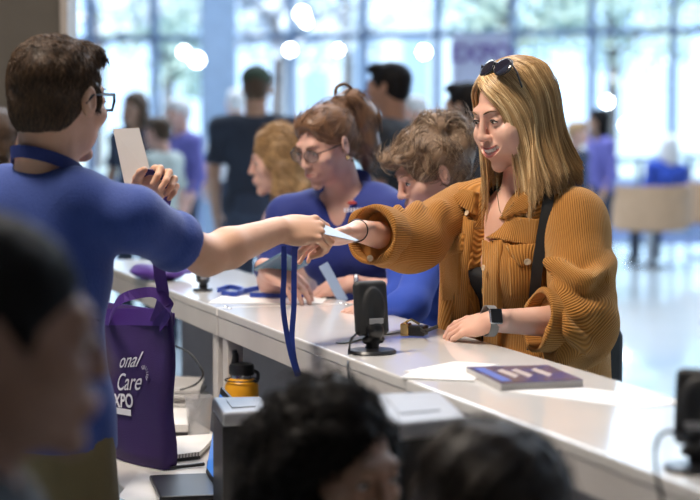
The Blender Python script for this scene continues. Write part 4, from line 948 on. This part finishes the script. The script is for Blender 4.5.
Pw_ = human('person', 'woman with an auburn ponytail and glasses in a blue polo looking down', ploc, math.radians(158), 1.66, head=dict(pos=at(325, 144, pd-.04), yaw=math.radians(136), pitch=-.34, roll=0, s=.94),
    arms={'R': (at(288, 216, pd+.03), at(272, 285, pd-.06), at(268, 268, pd-.30)), 'L': (at(392, 216, pd-.05), at(412, 296, 5.50), at(350, 284, 5.45))}, skin='skin_r', shirt='royal2', sleeve=.75, hair=('pony', 'h_auburn'),
    neck=at(344, 194, pd+.02), opening='v', nstr=2500, res=.010, hres=.0035, hands={'L': dict(dir=at(318, 290, 5.5)-at(350, 284, 5.45), back=(0, -.5, .8), curl=(.4, .4, .4, .4)), 'R': dict(dir=at(290, 276, 5.3)-at(266, 262, 5.35), back=(-.3, -.3, .9), curl=(.5, .5, .5, .5))})
pony_face(Pw_, Pw_['root'])
g = G(); c = at(326, 95, pd+.0)
for q, z in ((0, 0),): g.tube(curve([at(335, 94, pd-.02), at(337, 87, pd-.02), at(344, 84, pd), at(351, 88, pd+.02), at(353, 97, pd+.02)], 6), .005, 8)
g.build('hair_loop', M['brow'], Pw_['root'], True)
RT_, hp_, nk_ = Pw_['RT'], Pw_['hip'], Pw_['nk']
def collar_polo(Hm, m, lab=True):
    R, nk, k = Hm['RT'], Hm['nk'], Hm['k']
    for q in (-1, 1):
        g = G(); pts = [nk+R@(np.array(p)*k) for p in ((q*.0, -.065, .035), (q*.05, -.045, .03), (q*.068, .0, .012), (q*.055, .05, -.02), (q*.035, .088, -.06))]
        g.ribbon(curve(pts, 4), (q*.8, .4, -.5), .045, .004); g.build('collar', m, Hm['shirt'])
collar_polo(Pw_, M['royal2'])
def chest_pt(px, py, obj):
    me = obj.data; c = np.array([v.co for v in me.vertices])+worg(obj.parent); r = nrm(ray(px, py)); o = np.array([0, 0, CAMZ]); q = c-o; h = q@r; d_ = np.linalg.norm(q-h[:, None]*r, axis=1); i = np.argmin(np.where(d_ < .012, h, 99)); return o+r*h[i]
c = chest_pt(352, 205, Pw_['shirt']); g = G(); V_, F_ = ellpts(.014, .003, .006); g.add([c+np.array([0, -.003, .006])+np.array(v) for v in V_], F_); g.build('logo', M['red'], Pw_['shirt'], True)
g = G(); [g.box(c+np.array([-.02+.009*k, -.008, -.014]), (.006, .002, .012)) for k in range(6)]; g.build('logo_lettering', M['print'], Pw_['shirt'])
g = G(); c = at(356, 286, 5.42); x1 = np.array([0, .5, .8]); g.tube([c+np.array([0, .032*math.cos(a), .032*math.sin(a)]) for a in np.linspace(0, 2*PI, 20)], .006, 6, cap=False); tag(g.build('wrist_bracelet', M['silver'], None, True), 'pale bracelet on the forearm of the ponytail woman', 'bracelet')
g = G(); g.box((at(327, 272, 5.42)+at(340, 294, 5.42))/2, (.028, .004, .12), np.array(Matrix.Rotation(-.5, 3, 'Y')), .001); tag(g.build('name_tag', mat('pale_blue_plastic', (.35, .48, .7), .3)), 'pale blue strip held by the ponytail woman over the counter', 'tag')
g = G(); g.box(at(281, 266, 5.28), (.09, .15, .01), rot(.6, -.35, .35), .004); tag(g.build('handheld_phone', mat('phone_back', (.12, .2, .28), .2)), 'dark phone held over the far counter by the ponytail woman', 'phone')
# updo woman
ud = 5.28; uloc = np.array([at(455, 200, ud)[0], ud+.12, 0])
human('person', 'woman with an ash blonde updo in a bright blue polo bending over', uloc, math.radians(118), 1.62, head=dict(pos=at(430, 172, ud-.02), yaw=math.radians(110), pitch=-.36, roll=-.02, s=.98),
    arms={'R': (at(412, 245, ud+.12), at(400, 300, ud+.02), at(372, 305, ud+.05)), 'L': (at(430, 250, ud-.10), at(412, 305, 5.02), at(385, 308, 5.05))}, skin='skin_r', shirt='royal3', sleeve=1.55, hair=('updo', 'h_ash'),
    neck=at(446, 222, ud+.04), nstr=2600, res=.010, hres=.0035, opening=None, hands={'L': dict(dir=(-1, .2, -.05), back=(0, -.2, 1), s=.85), 'R': dict(dir=(-1, .3, -.05), back=(0, -.2, 1), s=.85)})
# wavy blonde woman
bd = 6.9
human('person', 'woman with wavy honey blonde hair in profile behind the counter', np.array([at(296, 200, bd)[0], bd+.06, 0]), math.radians(95), 1.60, head=dict(pos=at(278, 160, bd), yaw=math.radians(97), pitch=-.12, s=.98),
    skin='skin_r', shirt='pink', sleeve=.7, hair=('wavy', 'h_honey'), neck=at(289, 207, bd+.03), nstr=2200, res=.012, hres=.0045)
# people further off
def far(label, px, topy, d, yaw, shirt, hair, skin='skin_t', H=None, pants='jean', group='crowd in the hall', fem=False, face=True, res=.018, seated=False, **kw):
    top = at(px, topy, d)[2]; H = H or (top+.0)
    return human('person', label, np.array([at(px, 100, d)[0], d, 0]), math.radians(yaw), H, skin=skin, shirt=shirt, sleeve=kw.pop('sleeve', .6), pants=pants, hair=hair, fem=fem, res=res, hres=.008, nstr=0, face=face, **kw)
Cg = far('man in an olive cap and dark navy shirt standing with his back turned', 256, 69, 11.6, -5, 'navy', ('short', 'h_brown'), face=False, build=1.15)
R, t, sc = Cg['hR'], Cg['hp'], Cg['hs']; w = lambda p: t+R@(np.array(p, float)*sc)
s = S(); s.frame(R, t, sc); s.ell((0, -.015, .05), (.086, .105, .082), .01); s.box((0, 0, -.06), (.2, .2, .085), .004, 's'); s.box((0, .12, .035), (.06, .055, .006), .01); s.frame(); V, Q = s.mesh(.007)
tag(centre(mesh_np('baseball_cap', V, Q, M['grn'])), 'olive green cap on the man with his back turned', 'cap')
far('dark haired man in charcoal seen above the ponytail', 391, 64, 9.6, 70, 'char', ('short', 'h_black'), 'skin_d', build=1.1)
far('dark haired person mostly hidden behind the smiling blonde woman', 468, 84, 9.4, 60, 'char', ('short', 'h_black'), 'skin_t')
far('grey haired person between the dark haired man and the updo', 415, 97, 13, 120, 'pale', ('short', 'h_white'), 'skin_r')
far('brown haired person in pale blue beyond the man with glasses', 136, 93, 14, 150, 'jean', ('straight', 'h_brown'), 'skin_t')
far('person in pale green beyond the raised card', 160, 118, 13, 60, 'pale', ('short', 'h_brown'), 'skin_r')
far('person in a purple top with arm raised left of the capped man', 180, 100, 15, 130, 'purp', ('short', 'h_white'), 'skin_r', sleeve=1.5)
far('white haired person left of the capped man', 236, 90, 17, 20, 'whitec', ('short', 'h_white'), 'skin_r')
far('dark haired person in purple standing in the hall right of the blonde woman', 600, 110, 17, 110, 'purp', ('straight', 'h_black'), 'skin_t', sleeve=1.5)
far('person in grey blue beside the dark haired person in purple', 576, 122, 16, -120, 'jean', ('short', 'h_honey'), 'skin_r')
# person at the far left edge
human('person', 'brown haired person at the left edge behind the man in royal blue', np.array([at(-8, 200, 6.3)[0], 6.3, 0]), math.radians(-20), 1.62, head=dict(pos=at(-4, 143, 6.3), yaw=math.radians(-10), s=1.0), skin='skin_t', shirt='char', hair=('short', 'h_brown'), nstr=2500, res=.014, hres=.006, face=False)
# foreground, out of focus
human('person', 'blurred dark haired person in profile in the near left foreground', np.array([at(0, 300, 1.85)[0]-.03, 1.82, 0]), math.radians(-85), 1.50, head=dict(pos=at(-2, 334, 1.85), yaw=math.radians(-78), pitch=-.05, s=.98), neck=at(-45, 480, 1.83), hip=np.array([at(-60, 300, 1.85)[0], 1.8, .84]),
    skin='skin_d', shirt='char', hair=('short', 'h_black', 1), nstr=1500, res=.012, hres=.0045, fem=False)
cd = 2.85
human('person', 'blurred woman with curly black hair seated in the foreground', np.array([at(285, 300, cd)[0], cd-.02, -.42]), math.radians(-62), 1.62, head=dict(pos=at(338, 468, cd), yaw=math.radians(-134), pitch=-.12, s=1.0), neck=at(280, 560, cd), hip=np.array([at(262, 300, cd)[0], cd-.04, .50]), seated=True,
    skin='skin_t', shirt='char', hair=('curly', 'h_black'), nstr=2600, res=.012, hres=.0045)
sd_ = 2.5
human('person', 'blurred dark straight haired person seated at the bottom right of centre', np.array([at(480, 300, sd_)[0], sd_-.05, -.42]), math.radians(-50), 1.60, head=dict(pos=at(498, 522, sd_), yaw=math.radians(-68), pitch=-.5, s=1.0), neck=at(455, 590, sd_), hip=np.array([at(440, 300, sd_)[0]-.05, sd_-.15, .50]), seated=True,
    skin='skin_t', shirt='char', hair=('straight', 'h_dark'), nstr=2000, res=.012, hres=.0045)
# ================================================================== THINGS ON THE COUNTER
def terminal(px, py, label, yaw, sc=1.0, back=True):
    b = onz(px, py, CT); t = empty('payment_terminal', tuple(b), label, 'scanner', 'scanners on the counter'); R = rot(yaw)
    W = lambda p: b+R@(np.array(p, float)*sc)
    g = G(); g.lathe(W((0, 0, 0)), [(0, 0), (.052*sc, 0), (.054*sc, .003), (.050*sc, .008), (.02*sc, .011), (0, .011)], 32); g.build('base', M['blackp'], t, True)
    s = S(); s.frame(R, b, sc); s.chain([(0, .0, .008), (0, -.004, .03), (0, .0, .055)], (.016, .012, .016), .008); s.cone((-.018, -.006, .03), (.018, -.006, .03), .009, .009, .005); s.ell((0, -.016, .05), (.02, .012, .02), .006); s.frame(); V, Q = s.mesh(.003*max(sc, .6)); mesh_np('stand', V, Q, M['blackp'], t)
    s = S(); s.frame(R@np.array(Matrix.Rotation(-.12, 3, 'X')), W((0, .006, .098)), sc); s.box((0, 0, 0), (.040, .013, .060), .004, rnd=.012); s.ell((0, -.016, .0), (.026, .008, .044), .008); s.ell((0, -.03, .0), (.018, .012, .034), .006, 's'); s.frame(); V, Q = s.mesh(.003*max(sc, .6)); bd_ = mesh_np('housing', V, Q, M['blackm'], t)
    g = G(); g.box(W((0, -.020, .072)), (.034*sc, .003, .012*sc), R, .001); g.build('label_plate', M['silverp'], t)
    return t, b, R
t, b, R = terminal(372, 353, 'black tilted scanner terminal on the counter between the two hands', math.radians(28))
cb = lambda pts, lab, r=.0028: tag((lambda g: (g.tube(curve(pts, 8), r, 8), g.build('power_cable', M['blackp'], None, True))[1])(G()), lab, 'cable')
cb([at(357, 333, 4.22), at(351, 340, 4.17), onz(349, 352, CT+.004), at(348, 368, 4.11), at(350, 385, 4.08), at(353, 420, 4.08)], 'black cable dropping over the counter edge from the middle scanner')
terminal(203, 291, 'small black scanner terminal far left on the counter by the lanyards', math.radians(20), .55)
terminal(698, 470, 'black scanner terminal at the right edge in the blurred foreground', math.radians(-25), .95)
cb([at(690, 445, 2.80), at(672, 432, 2.76), at(660, 436, 2.74), at(655, 452, 2.72), at(657, 475, 2.68), at(664, 510, 2.66)], 'black cable looping from the right edge scanner', .003)
def sheet(pts, th, m, name, label, cat, z=CT, group=None, curl=0):
    P_ = [onz(x, y, z) for x, y in pts]; g = G(); g.prism([(p[0], p[1]) for p in P_], z+.0004, z+.0004+th); o = g.build(name, m)
    if (P_[1][0]-P_[0][0])*(P_[2][1]-P_[1][1])-(P_[1][1]-P_[0][1])*(P_[2][0]-P_[1][0]) < 0: o.data.flip_normals()
    return tag(o, label, cat, group)
sheet([(502, 391), (583, 388), (692, 402), (640, 409)], .0006, M['paper'], 'paper_sheet', 'white paper lying flat at the right of the magazine', 'paper')
sheet([(400, 379), (474, 382), (486, 371), (420, 369)], .003, M['paper'], 'paper_sheet', 'stack of white papers left of the magazine', 'paper')
sheet([(404, 372), (440, 375), (500, 365), (455, 362)], .0012, M['paper'], 'paper_sheet', 'white sheet behind the paper stack by her hand', 'paper')
sheet([(208, 303), (322, 304), (330, 295), (222, 296)], .0006, M['paper'], 'paper_sheet', 'white paper sheet on the far left counter under the lanyards', 'paper')
# magazine
P_ = [onz(x, y, CT) for x, y in ((501, 391), (583, 387), (548, 372), (466, 374))]
t = empty('magazine', tuple(sum(P_)/4), 'thick magazine with a dark blue cover lying on the counter', 'magazine')
g = G(); g.prism([(p[0], p[1]) for p in P_], CT+.0005, CT+.013); g.build('pages', M['paper2'], t)
g = G(); g.prism([(p[0], p[1]) for p in P_], CT+.0132, CT+.0145); g.build('cover', M['cover'], t)
g = G(); q_ = lambda a, b: P_[3]*(1-a)*(1-b)+P_[2]*a*(1-b)+P_[1]*a*b+P_[0]*(1-a)*b
g.prism([(q_(a, b)[0], q_(a, b)[1]) for a, b in ((.05, .1), (.18, .1), (.18, .9), (.05, .9))][::-1], CT+.0147, CT+.0152); g.build('cover_print', M['bluel'], t)
g = G()
for a0 in (.25, .42, .66): g.prism([(q_(a, b)[0], q_(a, b)[1]) for a, b in ((a0, .3), (a0+.1, .2), (a0+.14, .6), (a0+.03, .75))][::-1], CT+.0147, CT+.0151)
g.build('cover_picture', mat('cover_photo', (.5, .4, .36), .4), t)
# badge clip in her left hand
t = empty('badge_holder', tuple(onz(412, 338, CT)), 'small black badge holder with silver clip under her fingertips', 'badge')
R = rot(math.radians(70)); b = onz(411, 337, CT)
g = G(); g.box(b+np.array([.012, 0, .016]), (.035, .05, .024), R, .004); g.build('body', M['blackp'], t)
g = G(); g.box(b+np.array([-.012, 0, .018]), (.030, .020, .030), R, .003); g.tube([b+np.array([-.02, .0, .03]), b+np.array([0, 0, .042]), b+np.array([.02, 0, .03])], .003, 6); g.build('clip', M['gold'], t)
g = G(); g.ribbon(curve([b+np.array([.02, 0, .02]), at(425, 331, 4.42), at(438, 326, 4.42)], 4), (0, -.3, 1), .008, .002); g.build('band', M['strap'], t)
g = G(); g.ribbon([onz(340, 343, CT+.002), onz(370, 336, CT+.002), onz(402, 331, CT+.003)], (0, 1, 0), .022, .002); tag(g.build('flat_ribbon', M['grey']), 'dark grey ribbon lying across the counter behind the middle scanner', 'ribbon')
# lanyards lying on the far counter
for i, (pts, lab) in enumerate(((((218, 290), (230, 287), (243, 290), (236, 294), (222, 293)), 'coiled blue lanyard on the far counter nearest the small scanner'), (((243, 291), (262, 288), (280, 291), (300, 292), (305, 295), (280, 296), (250, 295)), 'stretched out blue lanyard on the far counter beside the coiled one'))):
    g = G(); g.ribbon(curve([onz(x, y, CT+.008+.002*math.sin(k)) for k, (x, y) in enumerate(pts)], 6), (0, 0, 1), .014, .006); tag(g.build('coiled_lanyard', M['bluel']), lab, 'lanyard', 'lanyards on the counter')
# ================================================================== THINGS ON THE DESK
b = onz(242, 436, DT)
t = empty('water_bottle', tuple(b), 'yellow water bottle with a black straw lid beneath the counter', 'bottle'); 
k = .0445
g = G(); g.lathe(b, [(0, 0), (k*.9, 0), (k, .004), (k, .125), (k*.98, .137), (k*.80, .150), (k*.62, .156), (0, .156)], 36); g.build('flask', M['yellow'], t, True)
g = G(); g.lathe(b+np.array([0, 0, .154]), [(k*.66, 0), (k*.66, .012), (0, .012)], 32); g.build('neck', M['silver'], t, True)
g = G(); g.lathe(b+np.array([0, 0, .164]), [(k*.74, 0), (k*.76, .003), (k*.76, .022), (k*.7, .028), (k*.3, .032), (0, .032)], 32); g.tube(curve([b+np.array([.03, 0, .175]), b+np.array([.043, -.01, .168]), b+np.array([.041, -.01, .150]), b+np.array([.030, -.015, .146])], 5), .005, 8)
g.tube([b+np.array([-.018, 0, .19]), b+np.array([-.016, 0, .215]), b+np.array([-.020, -.002, .228])], [.011, .009, .007], 10); g.build('straw_lid', M['blackp'], t, True)
g = G(); g.tube([b+np.array([k*1.0*math.cos(a), k*1.0*math.sin(a), .150]) for a in np.linspace(0, 2*PI, 25)], .002, 6, cap=False); g.build('ring', M['blackp'], t, True)
b = onz(199, 437, DT); g = G(); g.lathe(b, [(0, .001), (.026, .001), (.0275, .002), (.0375, .105), (.039, .106), (.039, .109), (.0365, .108), (.0265, .004), (0, .004)], 36); tag(g.build('plastic_cup', M['cup'], None, True), 'empty clear plastic cup on the desk in front of the bottle', 'cup')
# notebooks and papers
def book(pts, z, th, m, name, label, cat, spiral=False):
    P_ = [onz(x, y, z) for x, y in pts]; t = empty(name, tuple(sum(P_)/4), label, cat)
    g = G(); g.prism([(p[0], p[1]) for p in P_], z, z+th*.45); g.build('back_cover', M['blackp'], t); g = G(); g.prism([(p[0], p[1]) for p in P_], z+th*.45, z+th); g.build('pages', m, t)
    if spiral:
        g = G()
        for i in range(16): p = P_[0]+(P_[1]-P_[0])*(i+.5)/16+np.array([0, 0, th*.5]); g.tube([p+np.array([0, .007*math.cos(a), .008*math.sin(a)]) for a in np.linspace(0, 2*PI, 9)], .001, 4, cap=False)
        g.build('spiral', M['blackp'], t)
    return t
book([(150, 465), (200, 459), (218, 440), (165, 444)], DT+.0005, .018, M['paper'], 'notebook', 'open spiral notebook on the desk beside the tote bag', 'notebook', True)
book([(150, 438), (188, 438), (190, 420), (155, 420)], DT+.0005, .035, M['paper'], 'document_box', 'white stack of documents on the desk behind the notebook', 'papers')
for i, (pts, z, lab) in enumerate((([(150, 418), (196, 420), (205, 404), (160, 402)], .03, 'thick pile of printed papers beneath the left counter'),)):
    g = G()
    for k in range(7):
        P_ = [onz(x+random.uniform(-4, 4), y+random.uniform(-1, 1), DT+.002) for x, y in pts]; g.prism([(p[0], p[1]) for p in P_], DT+.001+k*.012, DT+.010+k*.012)
    tag(g.build('paper_pile', M['paper2']), lab, 'papers')
g = G(); a = onz(170, 468, DT+.006); b = onz(204, 464, DT+.006); g.tube([a, a+(b-a)*.1, a+(b-a)*.12, b], [.002, .003, .0045, .0045], 8); tag(g.build('ballpoint_pen', M['blackp'], None, True), 'black pen lying in front of the notebook', 'pen')
sheet([(118, 497), (168, 520), (185, 487), (140, 470)], .0008, M['paper'], 'paper_sheet', 'white paper under the tote bag on the desk', 'paper', z=DT)
# laptop
lb = onz(207, 493, DT); t = empty('laptop', tuple(lb), 'black laptop with a blue lit screen turned away on the desk', 'laptop')
R = rot(math.radians(101)); dyl = R@np.array([0, 1., 0])
g = G(); g.box(lb+np.array([-.045, .02, .009]), (.26, .15, .014), R, .004); g.build('keyboard_deck', M['blackp'], t)
Rs = R@np.array(Matrix.Rotation(-.20, 3, 'X')); c0 = lb+np.array([.035, .02, .115]); g = G(); g.box(c0, (.30, .008, .205), R@np.array(Matrix.Rotation(.18, 3, 'X')), .003); lid = g.build('lid', M['blackp'], t)
g = G(); Rq = R@np.array(Matrix.Rotation(.18, 3, 'X')); g.box(c0+Rq@np.array([0, .0048, 0]), (.27, .001, .175), Rq); g.build('screen', M['screen'], t)
# printers
def printer(pts, z, label):
    P_ = [onz(x, y, z) for x, y in pts]; t = empty('badge_printer', (float(sum(P_)[0]/4), float(sum(P_)[1]/4), DT), label, 'printer', 'silver printers on the desk'); cc = sum(P_)/4
    g = G(); g.prism([(cc[0]+(p[0]-cc[0])*.97, cc[1]+(p[1]-cc[1])*.97) for p in P_], DT+.001, z-.03); g.build('body', M['blackp'], t)
    g = G(); g.prism([(p[0], p[1]) for p in P_], z-.03, z); o = g.build('top_cover', M['silverp'], t); md_ = o.modifiers.new('b', 'BEVEL'); md_.width = .008; md_.segments = 3
    g = G(); g.prism([(cc[0]+(p[0]-cc[0])*.5, cc[1]+(p[1]-cc[1])*.5) for p in P_], z, z+.002); g.build('tray', M['silverp'], t)
printer([(385, 424), (468, 416), (440, 391), (362, 394)], 1.10, 'silver topped printer in the foreground right of the curly hair')
printer([(222, 413), (270, 410), (262, 396), (212, 397)], .98, 'silver topped printer left of the curly hair behind the laptop')
cb([at(173, 345, 5.25), at(188, 352, 5.22), at(197, 362, 5.2), at(203, 374, 5.18), at(196, 384, 5.2), at(180, 390, 5.2)], 'black cable hanging under the left counter')
# ================================================================== HALL FURNITURE
def tub(px, d, label, yaw=0.0):
    x = at(px, 100, d)[0]; t = empty('tub_chair', (x, d, 0), label, 'chair', 'tan tub chairs in the hall'); g = G(); n = 28; V = []; Fc = []
    for i in range(n+1):
        a = math.radians(-200+220*i/n)+yaw
        for (r, z) in ((.42, .42), (.43, .84), (.36, .84), (.35, .42)): V.append((x+r*math.cos(a), d+r*math.sin(a), z))
    for i in range(n):
        for k in range(4): j = (k+1) % 4; Fc.append((i*4+j, i*4+k, i*4+4+k, i*4+4+j))
    Fc += [(0, 1, 2, 3), (n*4+3, n*4+2, n*4+1, n*4)]; g.add(V, Fc); g.build('backrest', M['tub'], t, True)
    g = G(); g.lathe((x, d, .38), [(0, 0), (.36, 0), (.37, .04), (.36, .12), (0, .13)], 28); g.build('seat', M['tub'], t, True)
    g = G(); g.lathe((x, d, 0), [(0, 0), (.26, 0), (.26, .02), (.04, .04), (.04, .38), (0, .38)], 24); g.build('pedestal', M['silver'], t, True)
tub(651, 19.8, 'tan tub chair in the hall holding a seated person in blue'); tub(716, 21.0, 'tan tub chair cut off by the right edge of the picture')
sx = at(668, 100, 20.2)
human('person', 'white haired person in bright blue seated in the tan tub chair', np.array([at(664, 100, 20.05)[0], 20.0, -.40]), 0.3, 1.68, skin='skin_r', shirt='royal3', sleeve=.6, hair=('straight', 'h_white'), hip=np.array([at(664, 100, 20)[0], 19.95, .58]), neck=np.array([at(668, 100, 20)[0], 20.0, 1.05]), head=dict(pos=np.array([at(669, 100, 20)[0], 20.0, 1.22]), yaw=.2, s=1.05), seated=True, res=.018, hres=.008, nstr=0, face=False)
# dark cafe tables in the hall
for px, d, lab in ((640, 23.5, 'dark round table behind the tan tub chair'), (690, 25, 'dark round table at the right beside the far windows'), (560, 22, 'dark round table beside the blonde hair in the hall')):
    x = at(px, 100, d)[0]; t = empty('cafe_table', (x, d, 0), lab, 'table', 'tables in the hall')
    g = G(); g.lathe((x, d, 1.0), [(0, 0), (.45, 0), (.45, .035), (0, .04)], 28); g.build('tabletop', M['mull'], t, True); g = G(); g.lathe((x, d, 0), [(0, 0), (.28, 0), (.28, .02), (.035, .03), (.035, 1.0), (0, 1.0)], 20); g.build('pedestal', M['mull'], t, True)
# banner
bp = at(481, 66, 13.5); t = empty('banner', (bp[0], bp[1], 0), 'pale lavender banner with violet lettering left of the sunglasses', 'banner')
g = G(); g.box((bp[0], 13.5, 1.55), (.40, .012, 1.15)); g.build('panel', M['banner'], t); g = G(); g.tube([(bp[0], 13.52, 0.02), (bp[0], 13.52, 2.1)], .015, 8); g.box((bp[0], 13.55, .015), (.4, .3, .03)); g.build('stand', M['silver'], t)
c = D.curves.new('lettering', 'FONT'); c.body = 'EXPO'; c.size = .17; c.extrude = .002; c.align_x = 'CENTER'; c.offset = .004; tmp = D.objects.new('tmp', c); COL.objects.link(tmp); dg = bpy.context.evaluated_depsgraph_get(); dg.update(); me = D.meshes.new_from_object(tmp.evaluated_get(dg)); D.objects.remove(tmp)
me.materials.clear(); me.materials.append(M['ptext']); o = D.objects.new('lettering', me); COL.objects.link(o); o.parent = t; o.location = (0, -.012, at(481, 56, 13.5)[2]-.04); o.rotation_euler = (PI/2, 0, 0)
# pendant lamps
for px, py, d, r, lab in ((302, 14, 22, .07, 'highest globe lamp glowing above the capped man'), (290, 50, 22, .055, 'globe lamp glowing left of the ponytail'), (338, 50, 24, .05, 'faint globe lamp above the ponytail'), (424, 52, 20, .055, 'round globe lamp above and right of the dark haired man'),
                       (607, 102, 24, .06, 'globe lamp glowing right of the blonde hair'), (626, 125, 24, .06, 'lower globe lamp by the second window frame'), (197, 60, 22, .07, 'globe lamp left of the capped man'), (184, 52, 23, .055, 'globe lamp at the far left of the row'), (306, 22, 23, .05, 'globe lamp just under the highest one')):
    p = at(px, py, d); t = empty('pendant_lamp', tuple(p), lab, 'lamp', 'globe lamps hanging in the hall'); g = G(); g.sphere(p, r, 20); g.build('globe', M['lamp'], t, True)
    g = G(); g.tube([p+np.array([0, 0, r]), (p[0], p[1], 9.0)], .006, 6); g.build('cord', M['mull'], t)
print('verts', sum(len(o.data.vertices) for o in D.objects if o.type == 'MESH'))
